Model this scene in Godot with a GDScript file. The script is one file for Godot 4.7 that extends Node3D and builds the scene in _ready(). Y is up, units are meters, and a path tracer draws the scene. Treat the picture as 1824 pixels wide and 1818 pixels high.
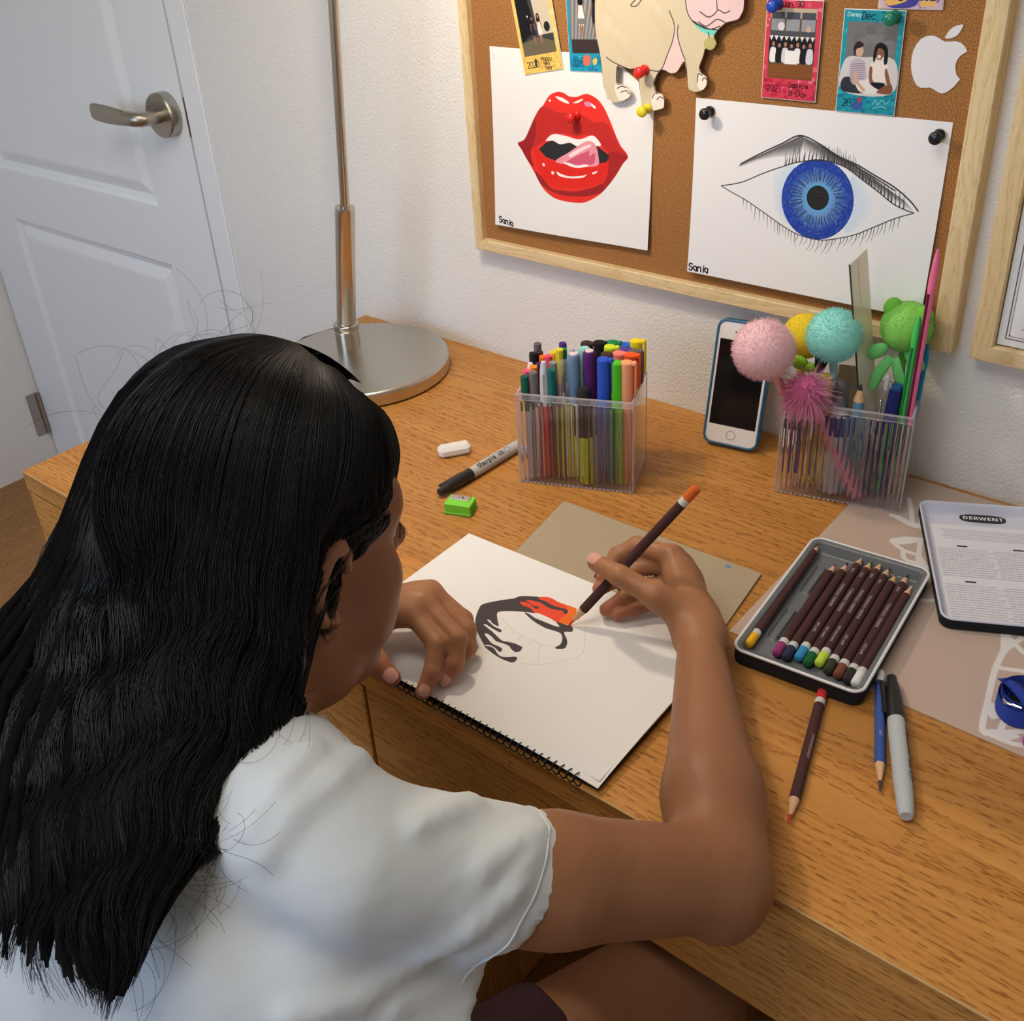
extends Node3D
# A girl drawing at an oak desk below a cork board. Units are metres; y = 0 is the desk top, z = 0 the wall behind the desk, the floor lies at y = -0.75.

const FLOOR := -0.75
var M := {}
var mesh_cache := {}


func V(x: float, y: float, z: float) -> Vector3:
	return Vector3(x, y, z)


# ---------------------------------------------------------------- shapes
class Sh:
	var v := PackedVector3Array()
	var n := PackedVector3Array()
	var uv := PackedVector2Array()
	var col := PackedColorArray()
	var ix := PackedInt32Array()
	var colored := false
	var tint := Color.WHITE

	func vert(p: Vector3, nn: Vector3, t := Vector2.ZERO) -> int:
		v.append(p); n.append(nn); uv.append(t); col.append(tint)
		return v.size() - 1

	# a, b, c run anticlockwise seen from outside
	func face(a: int, b: int, c: int) -> void:
		ix.append(a); ix.append(c); ix.append(b)

	func tri(a: Vector3, b: Vector3, c: Vector3) -> void:
		var nn := (b - a).cross(c - a).normalized()
		face(vert(a, nn), vert(b, nn), vert(c, nn))

	func quad(a: Vector3, b: Vector3, c: Vector3, d: Vector3, u0 := Vector2.ZERO, u1 := Vector2.ONE) -> void:
		var nn := (c - a).cross(d - b).normalized()
		var i := vert(a, nn, Vector2(u0.x, u1.y))
		vert(b, nn, u1); vert(c, nn, Vector2(u1.x, u0.y)); vert(d, nn, u0)
		face(i, i + 1, i + 2); face(i, i + 2, i + 3)

	# a flat convex polygon turned away from the point inside
	func facet(pts: Array, inside: Vector3) -> void:
		var mid := Vector3.ZERO
		for p in pts: mid += p
		mid /= pts.size()
		var nn: Vector3 = (pts[1] - pts[0]).cross(pts[2] - pts[0])
		var flip := nn.dot(mid - inside) < 0.0
		nn = (-nn if flip else nn).normalized()
		var i := v.size()
		for p in pts: vert(p, nn, Vector2(p.x, p.z))
		for k in range(1, pts.size() - 1):
			if flip: face(i, i + k + 1, i + k)
			else: face(i, i + k, i + k + 1)

	# a box with chamfered edges
	func box(size: Vector3, at := Vector3.ZERO, bev := 0.0, t := Basis.IDENTITY) -> Sh:
		var h := size / 2.0
		bev = minf(bev, minf(h.x, minf(h.y, h.z)) * 0.95)
		var i := h - Vector3.ONE * bev
		var q := func(s: Vector3, axis: int) -> Vector3:
			var p := Vector3(s.x * i.x, s.y * i.y, s.z * i.z)
			p[axis] = s[axis] * h[axis]
			return at + t * p
		for axis in 3:
			var a := (axis + 1) % 3
			var b := (axis + 2) % 3
			for s in [-1.0, 1.0]:
				var pts := []
				for k in [[-1, -1], [1, -1], [1, 1], [-1, 1]]:
					var e := Vector3.ZERO
					e[axis] = s; e[a] = k[0]; e[b] = k[1]
					pts.append(q.call(e, axis))
				facet(pts, at)
			if bev <= 0.0: continue
			for sa in [-1.0, 1.0]:
				for sb in [-1.0, 1.0]:
					var e0 := Vector3.ZERO
					var e1 := Vector3.ZERO
					e0[a] = sa; e0[b] = sb; e0[axis] = -1.0
					e1[a] = sa; e1[b] = sb; e1[axis] = 1.0
					facet([q.call(e0, a), q.call(e1, a), q.call(e1, b), q.call(e0, b)], at)
		if bev > 0.0:
			for sx in [-1.0, 1.0]:
				for sy in [-1.0, 1.0]:
					for sz in [-1.0, 1.0]:
						var e := Vector3(sx, sy, sz)
						facet([q.call(e, 0), q.call(e, 1), q.call(e, 2)], at)
		return self

	# rows of points; smooth normals; (along the row) x (to the next row) points outside
	func grid(rows: Array, close_u := false, close_v := false, uv0 := Vector2.ZERO, uv1 := Vector2.ONE) -> Sh:
		var nv: int = rows.size()
		var nu: int = rows[0].size()
		var base := v.size()
		for j in nv:
			var r = rows[j]
			var rp = rows[(j + 1) % nv] if close_v or j < nv - 1 else r
			var rm = rows[(j - 1 + nv) % nv] if close_v or j > 0 else r
			for k in nu:
				var kp := (k + 1) % nu if close_u else mini(k + 1, nu - 1)
				var km := (k - 1 + nu) % nu if close_u else maxi(k - 1, 0)
				var du: Vector3 = r[kp] - r[km]
				if du.length_squared() < 1e-14: du = rp[kp] - rp[km] + rm[kp] - rm[km]
				var dv: Vector3 = rp[k] - rm[k]
				var nn := du.cross(dv)
				vert(r[k], nn.normalized() if nn.length_squared() > 1e-20 else Vector3.UP, Vector2(lerpf(uv0.x, uv1.x, k / float(maxi(nu - 1, 1))), lerpf(uv0.y, uv1.y, j / float(maxi(nv - 1, 1)))))
		for j in (nv if close_v else nv - 1):
			for k in (nu if close_u else nu - 1):
				var a := base + j * nu + k
				var b := base + j * nu + (k + 1) % nu
				var c := base + ((j + 1) % nv) * nu + (k + 1) % nu
				var d := base + ((j + 1) % nv) * nu + k
				face(a, b, c); face(a, c, d)
		return self

	# turned on a lathe round y: pairs of radius and height from the bottom up; hard edges where a pair is given twice
	func lathe(prof: Array, segs := 24, t := Transform3D.IDENTITY, flute := 0.0, flutes := 8) -> Sh:
		var rows := []
		var start := 0
		for e in prof.size() + 1:
			if e == prof.size() or (e > 0 and prof[e].is_equal_approx(prof[e - 1])):
				if rows.size() > 1: grid(rows, true)
				rows = []
			if e < prof.size():
				var r := []
				for k in segs:
					var a := -TAU * k / segs
					var rad: float = prof[e].x * (1.0 + flute * cos(a * flutes))
					r.append(t * Vector3(cos(a) * rad, prof[e].y, sin(a) * rad))
				rows.append(r)
		return self

	# a round bar along a path; radii is one number or one for each point
	func tube(path: Array, radii, segs := 8, caps := true, flat := 1.0, up := Vector3.UP) -> Sh:
		var cnt := path.size()
		var rows := []
		var nrm := Vector3.ZERO
		for i in cnt:
			var d: Vector3 = (path[mini(i + 1, cnt - 1)] - path[maxi(i - 1, 0)]).normalized()
			if i == 0:
				nrm = up if absf(up.dot(d)) < 0.95 else Vector3.RIGHT
			nrm = (nrm - d * nrm.dot(d)).normalized()
			var bi := d.cross(nrm)
			var r: float = radii if radii is float or radii is int else radii[i]
			var row := []
			for k in segs:
				var a := -TAU * k / segs
				row.append(path[i] + (bi * cos(a) + nrm * sin(a) * flat) * r)
			rows.append(row)
		grid(rows, true)
		if caps:
			for e in [0, cnt - 1]:
				var d: Vector3 = (path[0] - path[1]) if e == 0 else (path[cnt - 1] - path[cnt - 2])
				var i0 := v.size()
				for p in rows[e]: vert(p, d.normalized())
				for k in range(1, segs - 1):
					if e == 0: face(i0, i0 + k + 1, i0 + k)
					else: face(i0, i0 + k, i0 + k + 1)
		return self

	func ball(at: Vector3, r: Vector3, segs := 20, t := Basis.IDENTITY) -> Sh:
		var rows := []
		var nr := segs / 2
		for j in nr + 1:
			var th := PI * (1.0 - j / float(nr))
			var row := []
			for k in segs:
				var a := -TAU * k / segs
				row.append(at + t * (Vector3(sin(th) * cos(a), cos(th), sin(th) * sin(a)) * r))
			rows.append(row)
		return grid(rows, true)

	# a flat outline given thickness: x, y in the plane, z from z0 (back) to z1 (front)
	func prism(pts: PackedVector2Array, z0: float, z1: float, t := Transform3D.IDENTITY, uv_size := Vector2.ONE) -> Sh:
		var area := 0.0
		for k in pts.size():
			area += pts[k].cross(pts[(k + 1) % pts.size()])
		if area < 0.0: pts.reverse()
		var cut := Geometry2D.triangulate_polygon(pts)
		for side in 2:
			var z := z1 if side == 0 else z0
			var nn := t.basis * Vector3(0, 0, 1 if side == 0 else -1)
			var i0 := v.size()
			for p in pts: vert(t * Vector3(p.x, p.y, z), nn.normalized(), Vector2(p.x / uv_size.x, -p.y / uv_size.y))
			for k in range(0, cut.size(), 3):
				var a := pts[cut[k]]
				var ccw := (pts[cut[k + 1]] - a).cross(pts[cut[k + 2]] - a) > 0.0
				if ccw == (side == 0): face(i0 + cut[k], i0 + cut[k + 1], i0 + cut[k + 2])
				else: face(i0 + cut[k], i0 + cut[k + 2], i0 + cut[k + 1])
		for k in pts.size():
			var a := pts[k]
			var b := pts[(k + 1) % pts.size()]
			quad(t * Vector3(a.x, a.y, z0), t * Vector3(b.x, b.y, z0), t * Vector3(b.x, b.y, z1), t * Vector3(a.x, a.y, z1))
		return self

	# a sheet of paper: f(u, v) gives a point; u runs right, v down; thick is the thickness behind it
	func sheet(f: Callable, nu: int, nv: int, thick: float) -> Sh:
		var front := []
		for j in nv + 1:
			var r := []
			for k in nu + 1: r.append(f.call(k / float(nu), 1.0 - j / float(nv)))
			front.append(r)
		var i0 := v.size()
		grid(front, false, false, Vector2(0, 1), Vector2(1, 0))
		var back := []
		for j in nv + 1:
			var r := []
			for k in nu + 1: r.append(front[j][nu - k] - n[i0 + j * (nu + 1) + nu - k] * thick)
			back.append(r)
		grid(back)
		for k in nu:
			quad(back[0][nu - k], back[0][nu - k - 1], front[0][k + 1], front[0][k])
			quad(front[nv][k], front[nv][k + 1], back[nv][nu - k - 1], back[nv][nu - k])
		for j in nv:
			quad(back[j + 1][nu], back[j][nu], front[j][0], front[j + 1][0])
			quad(front[j + 1][nu], front[j][nu], back[j][0], back[j + 1][0])
		return self

	func add(o: Sh, t := Transform3D.IDENTITY) -> Sh:
		var b := v.size()
		for k in o.v.size():
			v.append(t * o.v[k]); n.append((t.basis * o.n[k]).normalized()); uv.append(o.uv[k]); col.append(o.col[k])
		for k in o.ix: ix.append(k + b)
		return self

	func mesh() -> ArrayMesh:
		var a := []
		a.resize(Mesh.ARRAY_MAX)
		a[Mesh.ARRAY_VERTEX] = v
		a[Mesh.ARRAY_NORMAL] = n
		a[Mesh.ARRAY_TEX_UV] = uv
		if colored: a[Mesh.ARRAY_COLOR] = col
		a[Mesh.ARRAY_INDEX] = ix
		var m := ArrayMesh.new()
		m.add_surface_from_arrays(Mesh.PRIMITIVE_TRIANGLES, a)
		return m


func sh() -> Sh:
	return Sh.new()


# ---------------------------------------------------------------- a painter for flat prints (paper drawings, photos, lettering)
class Cv:
	var im: Image
	var s := 1.0

	func _init(w: float, h: float, scale: float, back: Color) -> void:
		s = scale
		im = Image.create_empty(int(w * s), int(h * s), false, Image.FORMAT_RGB8)
		im.fill(back)

	func rect(x: float, y: float, w: float, h: float, c: Color) -> void:
		im.fill_rect(Rect2i(int(x * s), int(y * s), int(ceil(w * s)), int(ceil(h * s))), c)

	func poly(flat: Array, c: Color) -> void:
		var cnt := flat.size() / 2
		var y0 := 1e9
		var y1 := -1e9
		for k in cnt:
			y0 = minf(y0, flat[2 * k + 1] * s); y1 = maxf(y1, flat[2 * k + 1] * s)
		for y in range(maxi(0, int(y0)), mini(im.get_height() - 1, int(y1) + 1) + 1):
			var xs := []
			var yy := y + 0.5
			for k in cnt:
				var ax: float = flat[2 * k] * s
				var ay: float = flat[2 * k + 1] * s
				var m := (k + 1) % cnt
				var bx: float = flat[2 * m] * s
				var by: float = flat[2 * m + 1] * s
				if (ay <= yy) != (by <= yy): xs.append(ax + (yy - ay) / (by - ay) * (bx - ax))
			xs.sort()
			for k in range(0, xs.size() - 1, 2):
				var a := int(round(xs[k]))
				im.fill_rect(Rect2i(a, y, maxi(1, int(round(xs[k + 1])) - a), 1), c)

	func smooth(flat: Array, c: Color) -> void:
		poly(rounded(flat, true), c)

	func rounded(flat: Array, closed := false) -> Array:
		var cnt := flat.size() / 2
		var o := []
		for k in (cnt if closed else cnt - 1):
			var p := []
			for e in [-1, 0, 1, 2]:
				var q: int = (k + e + cnt) % cnt if closed else clampi(k + e, 0, cnt - 1)
				p.append(Vector2(flat[2 * q], flat[2 * q + 1]))
			for t in 5:
				var w: Vector2 = p[1].cubic_interpolate(p[2], p[0], p[3], t / 5.0)
				o.append(w.x); o.append(w.y)
		if not closed:
			o.append(flat[2 * cnt - 2]); o.append(flat[2 * cnt - 1])
		return o

	func oval(cx: float, cy: float, rx: float, ry: float, c: Color) -> void:
		var f := []
		for k in 40:
			f.append(cx + cos(TAU * k / 40) * rx); f.append(cy + sin(TAU * k / 40) * ry)
		poly(f, c)

	func line(flat: Array, w: float, c: Color, taper := false) -> void:
		var cnt := flat.size() / 2
		for k in cnt - 1:
			var a := Vector2(flat[2 * k], flat[2 * k + 1])
			var b := Vector2(flat[2 * k + 2], flat[2 * k + 3])
			var wa := w * (1.0 - 0.85 * k / float(cnt - 1)) if taper else w
			var wb := w * (1.0 - 0.85 * (k + 1) / float(cnt - 1)) if taper else w
			var d := (b - a).normalized().orthogonal() * 0.5
			poly([a.x + d.x * wa, a.y + d.y * wa, b.x + d.x * wb, b.y + d.y * wb, b.x - d.x * wb, b.y - d.y * wb, a.x - d.x * wa, a.y - d.y * wa], c)
			if not taper and w * s > 2.5: oval(b.x, b.y, w * 0.5, w * 0.5, c)

	func curve(flat: Array, w: float, c: Color) -> void:
		line(rounded(flat), w, c)

	# handwriting in strokes: h is the height of a capital
	func write(text: String, x: float, y: float, h: float, w: float, c: Color, slope := 0.0, font := {}) -> float:
		var u := h / 6.0
		var x0 := x
		for ch in text:
			for st in (font.get(ch, "") as String).split(" ", false):
				var f := []
				for k in range(0, st.length(), 2):
					var px := x + int(st[k]) * u * 0.82
					f.append(px); f.append(y + int(st[k + 1]) * u + (px - x0) * slope)
				line(f, w, c)
			x += u * (2.6 if ch in "il,.' " else 4.3)
		return x

	func tex() -> ImageTexture:
		var small: Image = im.duplicate()
		small.shrink_x2()
		return ImageTexture.create_from_image(small)


var pen_strokes := {
	"S": "413010010213334445361605", "a": "4332120304153645 424346", "n": "0206 0312324346", "i": "2226 2021", "H": "0006 4046 0343", "p": "0208 023243453606",
	"y": "0226 4208", "N": "06004640", "e": "044443321203051636", "w": "0216243642", "Y": "002340 2326", "r": "0206 04123242", "'": "2021", "J": "4045361605",
	",": "2617", "3": "0110304142234445361605", "0": "100105163645413010", "2": "01103041420646", "1": "112026", "6": "3010010516364544331304",
	"B": "0006 003041423303 033344453606", "-": "1333", "D": "0006 002041452606", "c": "4332120305163645", "h": "0006 0312324346", "t": "2025364 0242",
	"s": "4312031434451605", "d": "4046 42120305163645", "o": "120305163645433212", "l": "2026", "u": "02051636 4246", "f": "40302126 0242", "O": "100105163645413010",
	"F": "060040 0333", "!": "2024 2626", "m": "0206 031322 2226 223346"}


# ---------------------------------------------------------------- objects
var taken := {}


func numbered(called: String) -> String:
	taken[called] = taken.get(called, -1) + 1
	return called if taken[called] == 0 else "%s_%03d" % [called, taken[called]]


func tag(o: Node3D, label: String, category: String, group := "", kind := "") -> Node3D:
	o.set_meta("label", label); o.set_meta("category", category)
	if group: o.set_meta("group", group)
	if kind: o.set_meta("kind", kind)
	return o


func thing(called: String, label: String, category: String, at := Vector3.ZERO, turn := 0.0, group := "") -> Node3D:
	var o := Node3D.new()
	o.name = numbered(called)
	add_child(o)
	o.position = at
	o.rotation.y = turn
	tag(o, label, category, group)
	return o


func part(called: String, shape, mat: Material, parent: Node) -> MeshInstance3D:
	var o := MeshInstance3D.new()
	o.name = called
	o.mesh = shape.mesh() if shape is Sh else shape
	o.material_override = mat
	parent.add_child(o, true)
	return o


func structure(called: String, shape, mat: Material) -> MeshInstance3D:
	var o := part(called, shape, mat, self)
	o.set_meta("kind", "structure")
	return o


func single(called: String, shape, mat: Material, label: String, category: String, group := "") -> MeshInstance3D:
	var o := part(numbered(called), shape, mat, self)
	tag(o, label, category, group)
	return o


func c8(r: int, g: int, b: int) -> Color:
	return Color8(r, g, b)


func mat(c: Color, rough := 0.5, metal := 0.0, spec := 0.5) -> StandardMaterial3D:
	var m := StandardMaterial3D.new()
	m.albedo_color = c
	m.roughness = rough
	m.metallic = metal
	m.metallic_specular = spec
	return m


func cmat(r: int, g: int, b: int, rough := 0.4) -> StandardMaterial3D:
	var key := "c%d_%d_%d_%d" % [r, g, b, int(rough * 100)]
	if not M.has(key): M[key] = mat(c8(r, g, b), rough)
	return M[key]


func pmat(t: Texture2D, rough := 0.75) -> StandardMaterial3D:
	var m := mat(Color.WHITE, rough, 0.0, 0.3)
	m.albedo_texture = t
	return m


func noise_tex(freq: float, w: int, h: int, seed_: int, oct := 4, bump := false, ramp: Gradient = null, kind := FastNoiseLite.TYPE_SIMPLEX_SMOOTH) -> NoiseTexture2D:
	var f := FastNoiseLite.new()
	f.noise_type = kind
	f.seed = seed_
	f.frequency = freq
	f.fractal_octaves = oct
	var t := NoiseTexture2D.new()
	t.width = w
	t.height = h
	t.seamless = true
	t.noise = f
	t.as_normal_map = bump
	if ramp: t.color_ramp = ramp
	return t


func ramp(stops: Array) -> Gradient:
	var g := Gradient.new()
	var o := PackedFloat32Array()
	var c := PackedColorArray()
	for s in stops:
		o.append(s[0]); c.append(s[1])
	g.offsets = o
	g.colors = c
	return g


func bumpy(m: StandardMaterial3D, freq: float, scale: float, depth: float, seed_ := 5) -> StandardMaterial3D:
	m.heightmap_enabled = true
	m.heightmap_texture = noise_tex(freq, 512, 512, seed_, 3)
	m.heightmap_scale = depth
	m.uv1_triplanar = true
	m.uv1_scale = Vector3.ONE * scale
	return m


# oak veneer computed pixel by pixel: strips of plain-sawn board, rings round a pith below each, and short dark pores along the grain
func oak(w: int, h: int, metres_w: float, strip: float, light: Color, dark: Color, pore: Color, seed_: int) -> ImageTexture:
	var big := FastNoiseLite.new()
	big.seed = seed_
	big.frequency = 1.0
	big.fractal_octaves = 3
	var fine := FastNoiseLite.new()
	fine.seed = seed_ + 1
	fine.frequency = 1.0
	fine.fractal_octaves = 2
	var rng := RandomNumberGenerator.new()
	rng.seed = seed_
	var strips := []
	for k in 40: strips.append([rng.randf_range(0.2, 0.8), rng.randf_range(0.010, 0.05), rng.randf_range(-1, 1) * 0.045, rng.randf_range(-0.08, 0.08), rng.randf() * 50.0, rng.randf_range(0.93, 1.05)])
	var d := PackedByteArray()
	d.resize(w * h * 3)
	var m := metres_w / w
	var at := 0
	for j in h:
		var z := j * m
		var sn := int(z / strip)
		var st: Array = strips[sn % 40]
		var zc: float = (sn + st[0]) * strip
		for k in w:
			var x := k * m
			var off: float = st[4]
			var wob := big.get_noise_2d(x * 2.2 + off, z * 9.0) * 0.016
			var dz: float = z - zc + wob
			var dep: float = st[1] + st[2] * (x - 0.7) + big.get_noise_2d(x * 1.3 + off + 9.0, 3.0) * 0.02
			var r := sqrt(dz * dz + dep * dep * 0.6)
			var ring := r * 150.0
			ring -= floorf(ring)
			var late := ring * ring * ring
			var gr := fine.get_noise_2d(x * 42.0 + off, z * 640.0)
			var tone := late * 0.50 + gr * 0.22 + big.get_noise_2d(x * 0.9 + off, z * 26.0) * 0.35
			var c := light.lerp(dark, clampf(0.32 + tone, 0.0, 1.0))
			if gr > 0.22 and ring > 0.45: c = c.lerp(pore, minf(1.0, (gr - 0.22) * 3.5))
			var g: float = st[5]
			d[at] = mini(255, int(c.r * 255.0 * g)); d[at + 1] = mini(255, int(c.g * 255.0 * g)); d[at + 2] = mini(255, int(c.b * 255.0 * g))
			at += 3
	return ImageTexture.create_from_image(Image.create_from_data(w, h, false, Image.FORMAT_RGB8, d))


# a box whose faces carry wood: the grain runs along axis 0 (x) or 1 (y), 1 uv unit is `span` metres along and across
func wood_box(s: Sh, size: Vector3, at: Vector3, bev: float, along: int, span: Vector2, shift := Vector2.ZERO, t := Basis.IDENTITY) -> Sh:
	var i0 := s.v.size()
	s.box(size, at, bev, t)
	for k in range(i0, s.v.size()):
		var p := t.inverse() * (s.v[k] - at) + at
		var nn := t.inverse() * s.n[k]
		var across: float
		if along == 0: across = p.z if absf(nn.y) > 0.7 else p.y
		elif along == 1: across = p.x if absf(nn.z) > 0.7 else p.z
		else: across = p.x if absf(nn.y) > 0.7 else p.y
		s.uv[k] = Vector2(p[along] / span.x, across / span.y) + shift
	return s


# ---------------------------------------------------------------- the scene
func _ready() -> void:
	camera_and_light()
	materials()
	room()
	desk()
	cork_board()
	certificate_board()
	desk_lamp()
	board_papers()
	pins()
	paper_on_desk()
	pencils_on_desk()
	pencil_tin()
	small_things()
	left_pen_holder()
	right_pen_holder()
	phone()
	person()


func camera_and_light() -> void:
	var cam := Camera3D.new()
	cam.name = "camera"
	cam.transform = Transform3D(Basis(V(0.77337, -0.05415, -0.63164), V(-0.28456, 0.86068, -0.42220), V(0.56651, 0.50625, 0.65021)), V(1.24689, 0.67601, 1.12434))
	cam.projection = Camera3D.PROJECTION_FRUSTUM
	cam.near = 0.05
	cam.far = 60.0
	cam.size = 0.05 * 1818.0 / 1862.07
	cam.frustum_offset = Vector2(0, -0.05 * 79.44 / 1862.07)
	add_child(cam)
	cam.current = true
	var e := Environment.new()
	e.background_mode = Environment.BG_SKY
	var sky := Sky.new()
	var ps := ProceduralSkyMaterial.new()
	ps.sky_top_color = Color(0.55, 0.7, 0.95)
	ps.sky_horizon_color = Color(0.85, 0.92, 1.0)
	ps.ground_bottom_color = Color(0.5, 0.52, 0.5)
	ps.ground_horizon_color = Color(0.75, 0.8, 0.82)
	ps.sky_energy_multiplier = 2.2
	sky.sky_material = ps
	e.sky = sky
	e.tonemap_mode = Environment.TONE_MAPPER_LINEAR
	e.tonemap_exposure = 0.95
	e.sdfgi_enabled = true
	e.ssao_enabled = true
	e.ssil_enabled = true
	var we := WorldEnvironment.new()
	we.name = "world_environment"
	we.environment = e
	add_child(we)
	# added fill light from an unseen ceiling panel and an unseen rear window
	area_light("added_ceiling_fill", V(0.55, 1.79, 1.35), V(0, -1, 0), Vector2(1.1, 1.1), Color(1.0, 0.985, 0.96), 1.55)
	area_light("added_window_fill", V(0.1, 0.75, 2.93), V(-0.25, -0.12, -1), Vector2(1.5, 1.2), Color(0.88, 0.96, 1.0), 0.5)


func area_light(called: String, at: Vector3, towards: Vector3, size: Vector2, c: Color, energy: float) -> void:
	var l := AreaLight3D.new()
	l.name = called
	l.area_size = size
	l.area_normalize_energy = true
	l.light_color = c
	l.light_energy = energy
	l.shadow_enabled = true
	l.area_range = 12.0
	l.area_attenuation = 2.0
	l.transform = Transform3D(Basis.looking_at(towards, Vector3.UP if absf(towards.normalized().y) < 0.9 else Vector3.FORWARD), at)
	add_child(l)


func materials() -> void:
	var plaster := mat(c8(232, 230, 224), 0.85, 0.0, 0.3)
	M.plaster = bumpy(plaster, 0.05, 7.0, 0.085)
	M.paint = mat(c8(236, 239, 239), 0.38, 0.0, 0.4)
	M.ceiling = mat(c8(240, 240, 238), 0.9)
	M.oak_tex = oak(1360, 576, 1.52, 0.158, c8(204, 148, 78), c8(170, 112, 50), c8(138, 86, 36), 11)
	M.oak = mat(Color.WHITE, 0.42, 0.0, 0.4)
	M.oak.albedo_texture = M.oak_tex
	M.oak_edge = mat(c8(196, 158, 102), 0.55)
	M.pine_tex = oak(512, 128, 0.5, 0.05, c8(230, 210, 168), c8(208, 180, 130), c8(204, 176, 126), 23)
	M.pine = mat(Color.WHITE, 0.6, 0.0, 0.3)
	M.pine.albedo_texture = M.pine_tex
	M.floor = mat(Color.WHITE, 0.45)
	M.floor.albedo_texture = oak(512, 256, 1.2, 0.3, c8(176, 126, 66), c8(150, 102, 50), c8(120, 80, 40), 37)
	M.cork = mat(Color.WHITE, 0.95, 0.0, 0.2)
	M.cork.albedo_texture = noise_tex(0.11, 1024, 1024, 3, 4, false, ramp([[0.0, c8(92, 58, 30)], [0.3, c8(138, 95, 54)], [0.5, c8(156, 109, 64)], [0.7, c8(168, 122, 76)], [1.0, c8(206, 166, 118)]]))
	M.cork.uv1_triplanar = true
	M.cork.uv1_scale = Vector3.ONE * 4.5
	M.cork.heightmap_enabled = true
	M.cork.heightmap_texture = M.cork.albedo_texture
	M.cork.heightmap_scale = 0.025
	M.steel = mat(c8(196, 192, 182), 0.3, 1.0)
	M.steel_shiny = mat(c8(200, 192, 178), 0.2, 1.0)
	M.nickel = mat(c8(176, 170, 158), 0.34, 1.0)
	M.paper = mat(c8(243, 242, 240), 0.8, 0.0, 0.25)
	M.black = mat(c8(22, 22, 24), 0.4)
	M.white = mat(c8(235, 235, 232), 0.35)
	M.chrome = mat(c8(214, 214, 212), 0.18, 1.0)
	var pane := mat(Color(0.94, 0.93, 0.97, 0.08), 0.05)
	pane.transparency = BaseMaterial3D.TRANSPARENCY_ALPHA
	M.pane = pane
	var clear := mat(Color(1.0, 0.985, 1.0, 0.0), 0.02)
	clear.refraction_enabled = true
	clear.refraction_scale = 0.05
	M.clear = clear
	var smoke := mat(Color(0.35, 0.35, 0.38, 0.55), 0.1)
	smoke.transparency = BaseMaterial3D.TRANSPARENCY_ALPHA
	M.smoke = smoke


func room() -> void:
	var x0 := -1.44
	var x1 := 2.6
	var z1 := 3.0
	var top := 1.85
	structure("floor", wood_box(sh(), V(x1 - x0 + 0.4, 0.1, z1 + 0.4), V((x0 + x1) / 2, FLOOR - 0.05, z1 / 2), 0, 2, Vector2(1.2, 0.6)), M.floor)
	structure("ceiling", sh().box(V(x1 - x0 + 0.4, 0.1, z1 + 0.4), V((x0 + x1) / 2, top + 0.05, z1 / 2)), M.ceiling)
	var h := top - FLOOR
	var my := (top + FLOOR) / 2
	# the wall behind the desk, open where the door stands
	var w := sh()
	w.box(V(x1 + 0.394, h, 0.12), V((x1 - 0.394) / 2, my, -0.06))
	w.box(V(0.394 + 1.44 + 0.2, top - 1.28, 0.12), V(-0.394 - (0.394 + 1.44 + 0.2) / 2 + 0.394, (top + 1.28) / 2, -0.06))
	w.box(V(1.24, h, 0.04), V(-0.95, my, -0.14))
	structure("wall_back", w, M.plaster)
	structure("wall_left", sh().box(V(0.12, h, z1 + 0.2), V(x0 - 0.06, my, z1 / 2)), M.plaster)
	structure("wall_right", sh().box(V(0.12, h, z1 + 0.2), V(x1 + 0.06, my, z1 / 2)), M.plaster)
	var f := sh()
	f.box(V(-0.7 - x0, h, 0.12), V((x0 - 0.7) / 2, my, z1 + 0.06))
	f.box(V(x1 - 0.9, h, 0.12), V((x1 + 0.9) / 2, my, z1 + 0.06))
	f.box(V(1.6, 0.1 - FLOOR, 0.12), V(0.1, (0.1 + FLOOR) / 2, z1 + 0.06))
	f.box(V(1.6, top - 1.4, 0.12), V(0.1, (top + 1.4) / 2, z1 + 0.06))
	structure("wall_front", f, M.plaster)
	var win := structure("added_window_1", sh().box(V(1.6, 0.05, 0.06), V(0.1, 0.125, z1 + 0.05), 0.004).box(V(1.6, 0.05, 0.06), V(0.1, 1.375, z1 + 0.05), 0.004).box(V(0.05, 1.3, 0.06), V(-0.675, 0.75, z1 + 0.05), 0.004).box(V(0.05, 1.3, 0.06), V(0.875, 0.75, z1 + 0.05), 0.004).box(V(0.04, 1.3, 0.05), V(0.1, 0.75, z1 + 0.05), 0.004), M.white)  # unseen window, added for cool fill light
	part("pane", sh().box(V(1.5, 1.2, 0.006), V(0.1, 0.75, z1 + 0.05)), M.pane, win)
	# the door frame: a narrow strip between two fine grooves
	structure("trim_1", sh().box(V(0.054, 2.04, 0.05), V(-0.430, 0.27, -0.0245), 0.002).box(V(0.008, 2.04, 0.02), V(-0.398, 0.27, -0.0125)).box(V(0.012, 2.04, 0.02), V(-0.463, 0.27, -0.026)), M.paint)
	door()
	# flat glowing panel on the ceiling, unseen, added for fill light
	var cl := thing("added_fill_panel", "square flat white fill light panel added unseen above the room", "ceiling lamp", V(0.55, top, 1.35))
	part("housing", sh().box(V(1.2, 0.03, 1.2), V(0, -0.015, 0), 0.006), M.white, cl)
	var glow := mat(c8(255, 246, 232), 0.6)
	glow.emission_enabled = true
	glow.emission = c8(255, 244, 228)
	glow.emission_energy_multiplier = 1.0
	part("diffuser", sh().box(V(1.1, 0.012, 1.1), V(0, -0.036, 0), 0.004), glow, cl)


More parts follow.
